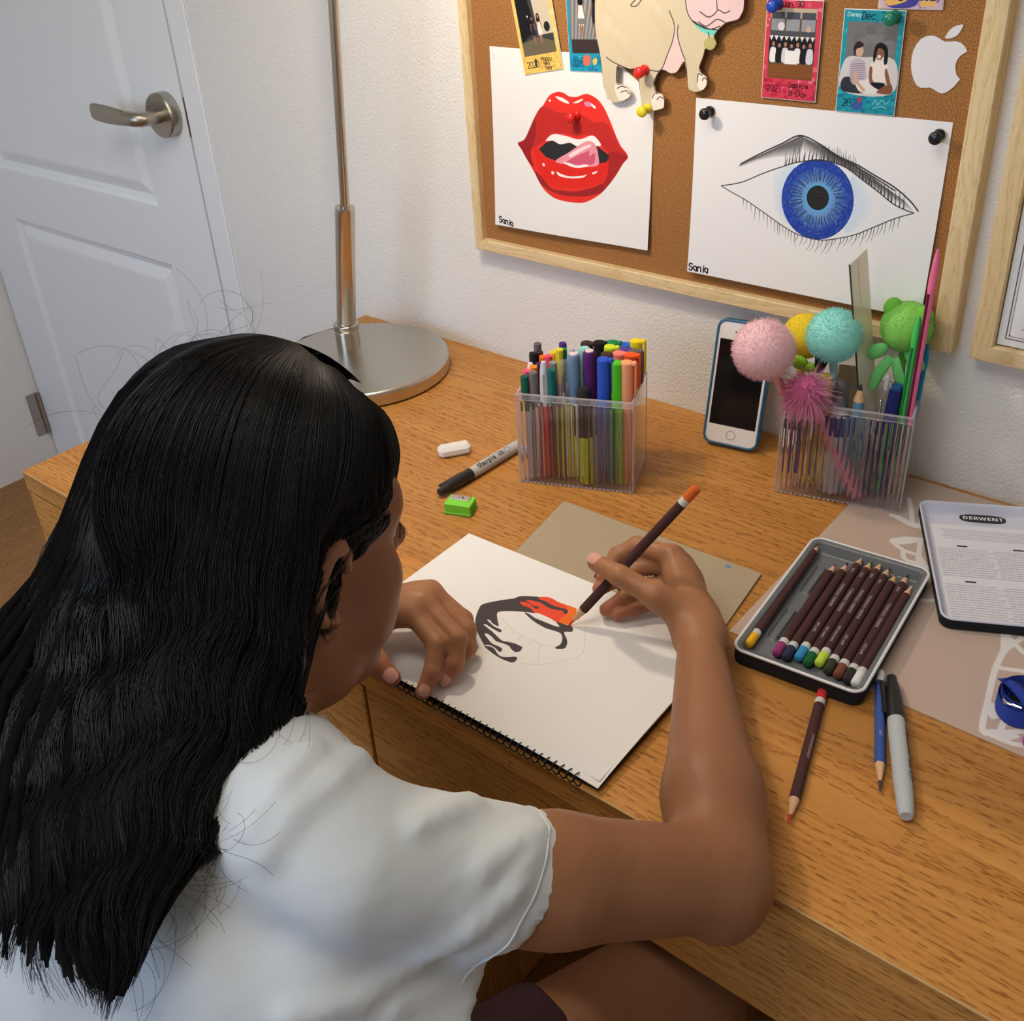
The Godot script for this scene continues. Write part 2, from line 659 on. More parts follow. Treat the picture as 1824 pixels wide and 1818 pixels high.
func door() -> void:
	var d := sh()
	var xl := -1.434
	var xr := -0.4685
	var yb := -0.742
	var yt := 1.25
	var z := -0.004
	# two moulded panels: outline, valley and field
	var outer := [Rect2(-1.272, 0.104, 0.645, 1.05), Rect2(-1.272, -0.66, 0.645, 0.643)]
	var strip := func(a: float, b: float, c: float, e: float):
		d.quad(V(a, c, z), V(b, c, z), V(b, e, z), V(a, e, z))
	strip.call(xl, -1.272, yb, yt)
	strip.call(-0.627, xr, yb, yt)
	strip.call(-1.272, -0.627, 1.154, yt)
	strip.call(-1.272, -0.627, -0.017, 0.104)
	strip.call(-1.272, -0.627, yb, -0.66)
	for r: Rect2 in outer:
		var rings := []
		for s in [[0.0, 0.0], [0.006, -0.007], [0.018, -0.010], [0.040, -0.001], [0.046, 0.0]]:
			var q := r.grow(-s[0])
			rings.append([V(q.position.x, q.position.y, z + s[1]), V(q.end.x, q.position.y, z + s[1]), V(q.end.x, q.end.y, z + s[1]), V(q.position.x, q.end.y, z + s[1])])
		for k in rings.size() - 1:
			for e in 4:
				d.quad(rings[k][e], rings[k][(e + 1) % 4], rings[k + 1][(e + 1) % 4], rings[k + 1][e])
		var q4: Array = rings[-1]
		d.quad(q4[0], q4[1], q4[2], q4[3])
	d.box(V(xr - xl, yt - yb, 0.03), V((xl + xr) / 2, (yt + yb) / 2, z - 0.0262))
	d.quad(V(xr, yb, z), V(xr, yb, z - 0.03), V(xr, yt, z - 0.03), V(xr, yt, z))
	d.quad(V(xl, yb, z - 0.03), V(xl, yb, z), V(xl, yt, z), V(xl, yt, z - 0.03))
	var o := structure("door_1", d, M.paint)
	var rose := sh().lathe([Vector2(0.0405, 0.0), Vector2(0.0405, 0.019), Vector2(0.0405, 0.019), Vector2(0.0385, 0.0225), Vector2(0.0385, 0.0225), Vector2(0.0, 0.0225)], 40, Transform3D(Basis(Vector3.RIGHT, PI / 2), V(-0.520, 0.293, -0.004)))
	var h := part("door_handle", rose, M.nickel, o)
	part("lever_neck", sh().tube([V(-0.520, 0.293, 0.015), V(-0.520, 0.293, 0.044), V(-0.524, 0.2935, 0.054), V(-0.536, 0.294, 0.060), V(-0.560, 0.294, 0.061)], [0.0125, 0.0125, 0.0130, 0.0135, 0.0135], 18), M.nickel, h)
	var lev := []
	for k in 9:
		var u := k / 8.0
		lev.append(V(lerpf(-0.568, -0.672, u), 0.293 + 0.003 * u, 0.060))
	part("lever", sh().tube(lev, [0.0145, 0.015, 0.0158, 0.0165, 0.017, 0.0172, 0.017, 0.0165, 0.0145], 18, true, 0.34, V(0, 0, 1)), M.nickel, h)
	part("strike_plate", sh().box(V(0.009, 0.07, 0.004), V(-0.4632, 0.291, -0.006), 0.001), mat(c8(110, 92, 74), 0.4, 0.8), o)
	for y in [-0.59, 0.85]:
		var hn := part("hinge", sh().box(V(0.004, 0.125, 0.03), V(-1.4375, y, 0.018), 0.001), M.nickel, o)
		part("hinge_knuckle", sh().tube([V(-1.433, y - 0.062, 0.003), V(-1.433, y + 0.062, 0.003)], 0.005, 10), M.nickel, hn)


func desk() -> void:
	var t := thing("desk", "oak veneered desk along the white wall", "desk", V(0, FLOOR, 0))
	var up := Transform3D(Basis.IDENTITY, V(0, -FLOOR, 0))
	var span := Vector2(1.52, 0.644)
	var tp := wood_box(sh(), V(1.497, 0.030, 0.634), V(0.7015, -0.015, 0.317), 0.0012, 0, span, Vector2(0.04, 0.0))
	part("desktop", sh().add(tp, up), M.oak, t)
	part("edge_band", sh().add(sh().box(V(1.495, 0.0016, 0.0018), V(0.7015, -0.0006, 0.6338), 0.0004), up), M.oak_edge, t)
	part("apron", sh().add(wood_box(sh(), V(0.863, 0.115, 0.018), V(1.0375, -0.0875, 0.6235), 0.001, 0, span, Vector2(0.3, 0.35)), up), M.oak, t)
	for k in 3:
		var y := -0.136 - 0.21 * k
		var dr := part("drawer", sh().add(wood_box(sh(), V(0.648, 0.205, 0.018), V(0.2785, y, 0.6245), 0.001, 0, span, Vector2(0.21 * k, 0.17 * k)), up), M.oak, t)
		part("drawer_groove", sh().add(sh().box(V(0.16, 0.012, 0.004), V(0.2785, y + 0.09, 0.6345), 0.002), up), M.oak_edge, dr)
	part("side_panel", sh().add(wood_box(sh(), V(0.018, 0.72, 0.632), V(-0.0375, -0.39, 0.317), 0.001, 1, span, Vector2(0.5, 0.1)), up), M.oak, t)
	part("side_panel", sh().add(wood_box(sh(), V(0.018, 0.72, 0.60), V(0.597, -0.39, 0.31), 0.001, 1, span, Vector2(0.2, 0.3)), up), M.oak, t)
	part("side_panel", sh().add(wood_box(sh(), V(0.018, 0.72, 0.632), V(1.44, -0.39, 0.317), 0.001, 1, span, Vector2(0.7, 0.2)), up), M.oak, t)
	part("back_panel", sh().add(wood_box(sh(), V(1.45, 0.4, 0.012), V(0.70, -0.23, 0.02), 0.001, 0, span, Vector2(0.1, 0.4)), up), M.oak, t)


# a picture frame of four mitred rails: outer rectangle, rail widths, depth
func frame_rails(t: Node3D, x0: float, x1: float, y0: float, y1: float, wl: float, wr: float, wb: float, wt: float, depth: float) -> void:
	var o := [Vector2(x0, y0), Vector2(x1, y0), Vector2(x1, y1), Vector2(x0, y1)]
	var i := [Vector2(x0 + wl, y0 + wb), Vector2(x1 - wr, y0 + wb), Vector2(x1 - wr, y1 - wt), Vector2(x0 + wl, y1 - wt)]
	for k in 4:
		var a: Vector2 = o[k]
		var b: Vector2 = o[(k + 1) % 4]
		var c: Vector2 = i[(k + 1) % 4]
		var d: Vector2 = i[k]
		var s := sh()
		var bev := 0.002
		# front face, chamfers and sides
		var ia := a + (d - a).normalized() * bev
		var ib := b + (c - b).normalized() * bev
		var ic := c + (b - c).normalized() * bev
		var id := d + (a - d).normalized() * bev
		var f := func(p: Vector2, z: float): return V(p.x, p.y, z)
		s.quad(f.call(ia, depth), f.call(ib, depth), f.call(ic, depth), f.call(id, depth))
		s.quad(f.call(a, depth - bev), f.call(b, depth - bev), f.call(ib, depth), f.call(ia, depth))
		s.quad(f.call(id, depth), f.call(ic, depth), f.call(c, depth - bev), f.call(d, depth - bev))
		s.quad(f.call(a, 0.0), f.call(b, 0.0), f.call(b, depth - bev), f.call(a, depth - bev))
		s.quad(f.call(d, depth - bev), f.call(c, depth - bev), f.call(c, 0.0), f.call(d, 0.0))
		s.quad(f.call(b, 0.0), f.call(c, 0.0), f.call(c, depth), f.call(b, depth))
		s.quad(f.call(d, 0.0), f.call(a, 0.0), f.call(a, depth), f.call(d, depth))
		for q in s.v.size():
			var p := s.v[q]
			var al := p.x if k % 2 == 0 else p.y
			var ac := (p.y if k % 2 == 0 else p.x) + p.z
			s.uv[q] = Vector2(al / 0.5 + k * 0.37, ac / 0.125 + k * 0.21)
		part("frame_rail", s, M.pine, t)


func cork_board() -> void:
	var t := thing("cork_board", "large cork pin board in a pale pine frame, full of drawings above the desk", "pin board")
	part("cork_panel", sh().box(V(0.66, 0.79, 0.008), V(0.583, 0.578, 0.006)), M.cork, t)
	frame_rails(t, 0.240, 0.934, 0.1735, 0.985, 0.0155, 0.0235, 0.0165, 0.02, 0.021)


func certificate_board() -> void:
	var t := thing("wall_frame", "pale pine frame with a printed certificate, cut by the right edge of the photo", "frame")
	part("cork_panel", sh().box(V(0.45, 0.62, 0.008), V(1.19, 0.49, 0.006)), M.cork, t)
	frame_rails(t, 0.953, 1.45, 0.1735, 0.82, 0.0225, 0.0225, 0.0185, 0.02, 0.021)
	var cv := Cv.new(420, 594, 2.0, c8(240, 240, 238))
	for q in [[16, 2.2], [22, 0.8]]:
		var a: float = q[0]
		cv.line([a, a, 420 - a, a, 420 - a, 594 - a, a, 594 - a, a, a], q[1], c8(70, 70, 74))
	cv.oval(23, 570, 1.5, 1.5, c8(50, 50, 54))
	cv.curve([58, 548, 70, 520, 84, 496, 92, 500, 80, 540, 74, 556, 66, 540, 76, 516, 100, 500], 1.2, c8(90, 90, 96))
	cv.line([44, 552, 120, 552], 1.0, c8(80, 80, 84))
	cv.write("FOUNDER", 60, 558, 9, 1.6, c8(40, 40, 44), 0.0, pen_strokes)
	for k in 9: cv.line([80, 120 + k * 36, 340, 120 + k * 36], 2.0, c8(150, 150, 155))
	var p := single("certificate", sh().sheet(func(u, v): return V(0.9765 + u * 0.21, 0.1935 + 0.297 * (1.0 - v), 0.0128), 1, 1, 0.0004), pmat(cv.tex()), "white certificate sheet with a thin double black border inside the right frame", "certificate")


func desk_lamp() -> void:
	var t := thing("desk_lamp", "brushed steel lamp with a round flat foot and a tall thin leaning pole", "lamp", V(0.1177, 0, 0.1616))
	part("base", sh().lathe([Vector2(0.128, 0.0), Vector2(0.130, 0.003), Vector2(0.130, 0.003), Vector2(0.1335, 0.003), Vector2(0.1340, 0.005), Vector2(0.1340, 0.020), Vector2(0.1340, 0.020), Vector2(0.1325, 0.0235), Vector2(0.130, 0.0245), Vector2(0.130, 0.0245), Vector2(0.0, 0.0248)], 72), M.steel, t)
	part("foot_pad", sh().lathe([Vector2(0.131, 0.0), Vector2(0.131, 0.003)], 48), M.black, t)
	var a := V(0.071 - 0.1177, 0.0245, 0.144 - 0.1616)
	var dir := V(0.040, 0.22, 0.0).normalized()
	part("collar", sh().lathe([Vector2(0.0185, 0.0), Vector2(0.0185, 0.026), Vector2(0.0185, 0.026), Vector2(0.0175, 0.028), Vector2(0.0195, 0.029), Vector2(0.0195, 0.037), Vector2(0.0195, 0.037), Vector2(0.018, 0.039), Vector2(0.010, 0.039)], 32, Transform3D(Basis.IDENTITY, a)), M.steel_shiny, t)
	var p0 := a + V(0.0015, 0.036, 0)
	var p1 := V(0.1065 - 0.1177, 0.249, 0.144 - 0.1616)
	part("lower_tube", sh().tube([p0, p0 + (p1 - p0) * 0.97, p1], [0.0146, 0.0146, 0.0142], 28), M.steel_shiny, t)
	var p2 := V(0.1385 - 0.1177, 0.524, 0.144 - 0.1616)
	var p3 := p1 + (p2 - p1) * 1.75
	part("pole", sh().tube([p1 - (p2 - p1) * 0.03, p2, p3], 0.0068, 20), M.steel_shiny, t)
	# the arm and its shade over the desk, above the frame of the photo
	var head := V(0.42 - 0.1177, 0.700, 0.355 - 0.1616)
	part("arm", sh().tube([p3, p3 + V(0.05, 0.012, 0.03), head + V(-0.05, 0.05, -0.03), head + V(0, 0.035, 0)], 0.006, 14), M.steel_shiny, t)
	part("shade", sh().lathe([Vector2(0.085, -0.012), Vector2(0.083, -0.006), Vector2(0.060, 0.018), Vector2(0.030, 0.034), Vector2(0.012, 0.040), Vector2(0.0, 0.041)], 36, Transform3D(Basis.IDENTITY, head)), M.steel, t)
	var glow := mat(c8(255, 238, 214), 0.5)
	glow.emission_enabled = true
	glow.emission = c8(255, 226, 190)
	glow.emission_energy_multiplier = 6.0
	part("bulb", sh().ball(head + V(0, 0.0, 0), V(0.026, 0.020, 0.026), 16), glow, t)
	var l := OmniLight3D.new()
	l.name = "desk_lamp_light"
	l.light_color = Color(1.0, 0.92, 0.82)
	l.light_energy = 0.165
	l.light_size = 0.024
	l.omni_range = 8.0
	l.omni_attenuation = 2.0
	l.shadow_enabled = true
	l.position = t.position + head
	add_child(l)
	# the flex behind the foot
	part("flex", sh().tube([V(-0.10, 0.006, -0.105), V(-0.145, 0.008, -0.07), V(-0.158, 0.008, -0.02), V(-0.150, 0.006, 0.02), V(-0.09, 0.004, 0.03)], 0.0045, 10), M.black, t)


# ---------------------------------------------------------------- things pinned to the board
func board_papers() -> void:
	# red lips
	var cv := Cv.new(1028, 948, 1.6, c8(238, 238, 236))
	cv.smooth([177,479,227,451,297,332,351,273,394,219,445,196,489,198,523,212,572,210,610,196,644,193,696,213,733,247,769,303,815,389,843,432,883,475,853,523,815,583,766,645,707,701,627,744,556,754,464,752,402,736,341,694,291,625,242,564,202,511], c8(226, 52, 44))
	cv.smooth([177,479,227,451,308,316,361,272,441,296,540,294,618,303,675,328,741,321,788,362,834,433,883,475,834,487,768,471,711,424,635,393,566,408,497,399,416,412,353,454,277,495,225,488], c8(190, 44, 42))
	cv.smooth([177,479,227,451,296,340,303,411,278,487,265,529,283,593,242,564,202,511], c8(150, 36, 38))
	cv.smooth([768,471,883,475,853,523,815,583,766,645,727,682,688,688,738,633,767,565], c8(164, 38, 40))
	cv.smooth([292,616,343,643,404,694,487,699,578,691,688,655,728,634,737,665,668,703,527,723,424,716,331,678], c8(150, 38, 40))
	cv.smooth([288,494,329,513,369,541,451,560,581,572,690,543,768,510,758,566,718,627,629,663,508,680,405,677,324,613], c8(220, 44, 36))
	cv.poly([321,498,373,456,435,437,495,451,555,440,634,448,692,441,775,486,758,519,710,533,431,546,370,533], c8(44, 44, 48))
	cv.smooth([368,449,416,410,497,411,585,421,664,394,702,413,721,438,692,445,634,444,575,458,525,444,465,458,415,444], c8(244, 244, 242))
	cv.smooth([431,550,524,491,614,434,663,425,692,449,706,494,705,540,631,558,532,558], c8(232, 150, 166))
	cv.smooth([502,550,563,511,633,479,648,473,652,500,682,481,676,537,582,552], c8(206, 90, 120))
	cv.smooth([524,503,604,459,653,441,658,449,604,478,533,518], c8(248, 226, 230))
	cv.smooth([482,548,532,566,582,568,646,552,622,545,572,558,532,550], c8(248, 244, 244))
	for f in [[434,218,483,223,522,243,507,248,463,236], [547,241,600,219,605,224,571,242], [439,602,469,611,530,618,610,605,635,596,610,616,530,628,458,624], [670,584,700,572,695,582,675,591], [393,238,403,237,403,247,393,247], [347,567,362,573,357,584,345,577], [408,604,423,608,417,621,405,616], [650,232,685,250,681,260,655,244]]:
		cv.smooth(f, c8(250, 244, 242))
	cv.smooth([614,235,648,230,660,250,628,252], c8(214, 140, 180))
	cv.write("Sania", 32, 896, 32, 7, c8(30, 30, 32), 0.12, pen_strokes)
	cv.line([18, 42, 28, 40, 24, 60], 2, c8(160, 160, 165))
	single("lips_drawing", sh().sheet(func(u, v): return V(0.2835 + u * 0.257 - 0.0035 * v, 0.4555 - 0.0005 * u - v * (0.2395 - 0.006 * u), 0.0108 + 0.007 * v * v + 0.001 * sin(u * 5.0)), 6, 8, 0.0004), pmat(cv.tex()), "white sheet with painted glossy red lips and tongue, at the left of the cork board", "drawing", "sheets pinned to the cork board")
	eye_drawing()
	# the dog cut out of paper
	var dog := [32,67,8,148,3,209,5,305,27,394,39,464,52,557,74,613,111,629,157,621,201,599,209,581,192,553,157,538,130,537,134,458,192,469,249,468,259,541,277,640,317,654,369,642,399,629,401,594,389,566,354,559,341,521,357,485,378,460,403,461,433,472,466,464,506,414,520,467,530,534,568,545,608,532,627,507,623,473,597,458,584,436,602,388,612,354,632,359,655,351,668,326,654,298,674,271,711,241,771,223,794,181,790,54,782,-50,738,-126,650,-152,566,-128,508,-64,440,-26,300,-34,160,-14,70,18]
	cv = Cv.new(820, 680, 1.6, c8(206, 194, 166))
	for k in 240:
		var x := fmod(k * 61.7, 560.0)
		var y := fmod(k * 97.3, 440.0) + 40
		cv.line([x, y, x + sin(k * 1.7) * 6, y + 60], 1.6, c8(198, 184, 152) if k % 3 else c8(218, 208, 182))
	cv.smooth([494,20,506,179,536,235,588,262,636,269,681,255,711,241,771,223,805,181,806,20], c8(222, 194, 196))
	for k in 60:
		var x := 500 + fmod(k * 61.7, 290.0)
		var y := fmod(k * 37.3, 170.0) + 40
		cv.line([x, y, x + 14, y + 34], 1.4, c8(230, 206, 206))
	cv.smooth([357,485,378,460,403,461,433,472,466,464,506,414,475,336,461,284,448,258,445,304,422,365,386,449], c8(226, 198, 196))
	cv.smooth([118,545,157,540,192,553,209,581,201,599,157,621,130,600], c8(236, 226, 214))
	cv.smooth([330,575,354,559,389,566,401,594,399,629,369,642,335,640], c8(236, 226, 214))
	cv.smooth([582,460,597,458,623,473,627,507,608,532,580,520], c8(236, 226, 214))
	cv.smooth([536,235,564,247,620,267,674,271,656,294,613,290,573,272], c8(112, 206, 194))
	cv.smooth([610,316,637,302,661,307,668,326,657,349,632,359,609,348,603,332], c8(178, 176, 116))
	var ink := c8(52, 44, 44)
	for f in [[67,420,112,442,192,465,249,468,314,464,378,460,414,386,438,331,448,265,418,201], [468,257,465,303,488,368,510,407], [576,198,618,219,648,209,670,189,701,200,727,190], [659,149,664,186], [571,240,608,258,634,247,668,227,711,241], [238,158,209,185,239,187,268,160], [130,562,157,549,184,554], [152,578,184,568,201,581], [333,592,346,566,363,568], [359,597,376,581,394,587], [576,500,581,463,601,468], [602,492,610,478,623,483], [494,54,506,179,536,235,588,262,636,269,681,255], [541,238,564,247,620,267,674,271], [624,282,630,304], [249,468,259,541], [130,537,134,458]]:
		cv.curve(f, 4.2, ink)
	cv.line(cv.rounded(dog, true), 3.6, ink)
	var pts := PackedVector2Array()
	for k in range(0, dog.size(), 2): pts.append(Vector2(dog[k] / 4000.0, -dog[k + 1] / 4000.0))
	single("dog_cutout", sh().prism(pts, 0.0, 0.0006, Transform3D(Basis.IDENTITY, V(0.46, 0.56, 0.0195)), Vector2(0.205, 0.17)), pmat(cv.tex()), "cream paper dog cut out and coloured by hand, with a teal collar", "paper cutout")
	# the bitten apple sticker and its leaf
	var ap := [480,236,447,282,403,313,363,323,302,318,244,314,197,339,147,359,107,363,60,354,16,330,-25,279,-49,217,-57,148,-52,72,-34,-4,0,-72,30,-112,74,-134,123,-130,171,-124,214,-141,258,-165,303,-171,344,-154,399,-104,451,-26,413,11,391,63,386,107,394,153,422,195]
	var t := thing("apple_sticker", "flat white bitten apple sticker at the right side of the cork board", "sticker", V(0.85, 0.46, 0.0101))
	var st := mat(c8(222, 222, 228), 0.55)
	var f2 := func(a: Array): 
		var o := PackedVector2Array()
		var r: Array = cv.rounded(a, true)
		for k in range(0, r.size(), 2): o.append(Vector2(r[k], r[k + 1]) / 10000.0)
		return o
	var raw := PackedVector2Array()
	for k in range(0, ap.size(), 2): raw.append(Vector2(ap[k], ap[k + 1]) / 10000.0)
	part("apple_shape", sh().prism(raw, 0.0, 0.0008), st, t)
	part("leaf_shape", sh().prism(f2.call([403,474,355,469,312,451,276,413,246,349,290,346,334,360,368,388,392,433]), 0.0, 0.0008), st, t)
	photos()


func eye_drawing() -> void:
	var cv := Cv.new(1188, 840, 1.6, c8(236, 237, 238))
	var rng := RandomNumberGenerator.new()
	rng.seed = 4
	var lid := [156,391,261,361,367,307,460,265,542,233,641,215,704,218,768,235,843,276,917,316,999,363,1084,386]
	var low := [156,391,213,413,297,443,410,495,492,533,572,561,677,569,758,550,845,516,927,468,1007,421,1084,386]
	var crease := [251,277,350,217,451,162,536,118,634,147,719,187,809,214,900,252,989,290,1063,338,1101,374]
	# soft pencil shade below the crease, and a blue breath beside the iris
	for k in 12:
		var g := 226 - k * 11
		var u := k / 12.0
		cv.poly([lerpf(230, 262, u), lerpf(300, 274, u), 536, lerpf(170, 124, u), lerpf(1090, 1040, u), lerpf(384, 340, u), 809, 214 + 4, 634, 150, 536, 118], Color8(g, g, g))
	for k in 8:
		var u := k / 8.0
		cv.poly([250 + 12 * u, 277, 536, 119, 560, 128, 545, lerpf(200, 150, u), 420, lerpf(225, 190, u)], c8(206 - 14 * k, 206 - 14 * k, 208 - 14 * k))
	cv.smooth([156,391,261,361,367,307,460,265,542,233,641,215,704,218,768,235,843,276,917,316,999,363,1084,386,1007,421,927,468,845,516,758,550,677,569,572,561,492,533,410,495,297,443,213,413], c8(233, 236, 239))
	for k in 6:
		var u := k / 6.0
		cv.smooth([430 + 40 * u, 300 + 16 * u, 520, 250, 520, 510, 450 + 30 * u, 470 - 20 * u, 425 + 45 * u, 380], Color8(int(226 - 20 * u), int(233 - 8 * u), 240))
		cv.smooth([860 - 40 * u, 300 + 30 * u, 790, 270, 790, 510, 870 - 40 * u, 470 - 20 * u, 900 - 50 * u, 380], Color8(int(226 - 20 * u), int(233 - 8 * u), 240))
	# iris
	cv.oval(644, 390, 172, 180, c8(38, 66, 160))
	for k in 900:
		var a := rng.randf() * TAU
		var r := sqrt(rng.randf_range(0.36, 0.98))
		var p := Vector2(644 + cos(a) * 170 * r, 390 + sin(a) * 178 * r)
		var b := a + 1.4 + rng.randf_range(-0.5, 0.5)
		cv.line([p.x, p.y, p.x + cos(b) * 16, p.y + sin(b) * 16], 1.5, [c8(58, 92, 190), c8(30, 50, 140), c8(84, 120, 206), c8(40, 72, 176)][k % 4])
	for k in 10:
		var u := k / 10.0
		cv.oval(646, 386, lerpf(128, 66, u), lerpf(134, 68, u), c8(int(52 + 60 * u), int(90 + 74 * u), int(172 + 44 * u)))
	for k in 420:
		var a := rng.randf() * TAU
		var r := rng.randf_range(72, 132)
		cv.line([646 + cos(a) * r, 386 + sin(a) * r, 646 + cos(a) * (r + 12), 386 + sin(a) * (r + 12)], 1.4, [c8(120, 150, 190), c8(80, 120, 190), c8(150, 176, 206)][k % 3])
	for k in 46:
		var a := TAU * k / 46.0 + rng.randf_range(-0.05, 0.05)
		var r0 := rng.randf_range(74, 88)
		var r1 := rng.randf_range(108, 136)
		cv.line([648 + cos(a) * r0, 384 + sin(a) * r0, 646 + cos(a) * r1, 388 + sin(a) * r1], 3.2, c8(34, 46, 76))
	cv.oval(647, 381, 62, 64, c8(96, 170, 226))
	cv.oval(647, 381, 53, 55, c8(34, 34, 36))
	for k in 22:
		var y := 336 + k * 4.2
		var w := sqrt(maxf(0.0, 1.0 - pow((y - 381) / 54.0, 2))) * 48
		cv.line([647 - w, y, 647 + w, y + rng.randf_range(-3, 3)], 1.2, c8(66, 64, 66))
	# outlines and lashes
	var g := c8(58, 58, 60)
	cv.curve(lid, 4.6, g)
	cv.curve(low, 4.0, g)
	cv.curve(crease, 6.0, c8(50, 50, 52))
	cv.curve([245, 284, 350, 226, 451, 172, 536, 128], 5.0, c8(96, 96, 98))
	cv.curve([640, 156, 719, 195, 809, 224, 900, 262, 989, 302], 6.0, c8(70, 70, 72))
	var lr: Array = cv.rounded(lid)
	for k in range(16, lr.size() / 2 - 3):
		for e in 2:
			var x: float = lr[2 * k] + rng.randf_range(-4, 4)
			var y: float = lr[2 * k + 1]
			var n := rng.randf_range(36, 78) * (1.0 if x > 400 else 0.75)
			var lean := lerpf(10, -14, (x - 300) / 760.0) + rng.randf_range(-8, 8)
			cv.line(cv.rounded([x, y, x + lean * 0.3, y - n * 0.5, x + lean, y - n]), 4.2, c8(46, 46, 48), true)
	var wr: Array = cv.rounded(low)
	for k in range(9, wr.size() / 2 - 4):
		var x: float = wr[2 * k] + rng.randf_range(-4, 4)
		var y: float = wr[2 * k + 1]
		var n := rng.randf_range(34, 74)
		var lean := lerpf(-2, 20, sin((x - 200) / 300.0)) * (1.0 if x > 560 else -0.4) + rng.randf_range(-6, 6)
		cv.line(cv.rounded([x, y, x - lean * 0.2, y + n * 0.5, x - lean, y + n]), 3.6, c8(62, 62, 64), true)
	cv.write("Sania", 10, 796, 34, 7, c8(24, 24, 26), -0.02, pen_strokes)
	single("eye_drawing", sh().sheet(func(u, v): return V(0.5979 + u * 0.297, 0.4156 - v * 0.210 + 0.0003 * u, 0.0108 + 0.008 * v * v), 6, 6, 0.0004), pmat(cv.tex()), "wide white sheet with a pencil and blue crayon eye, on the cork board", "drawing", "sheets pinned to the cork board")


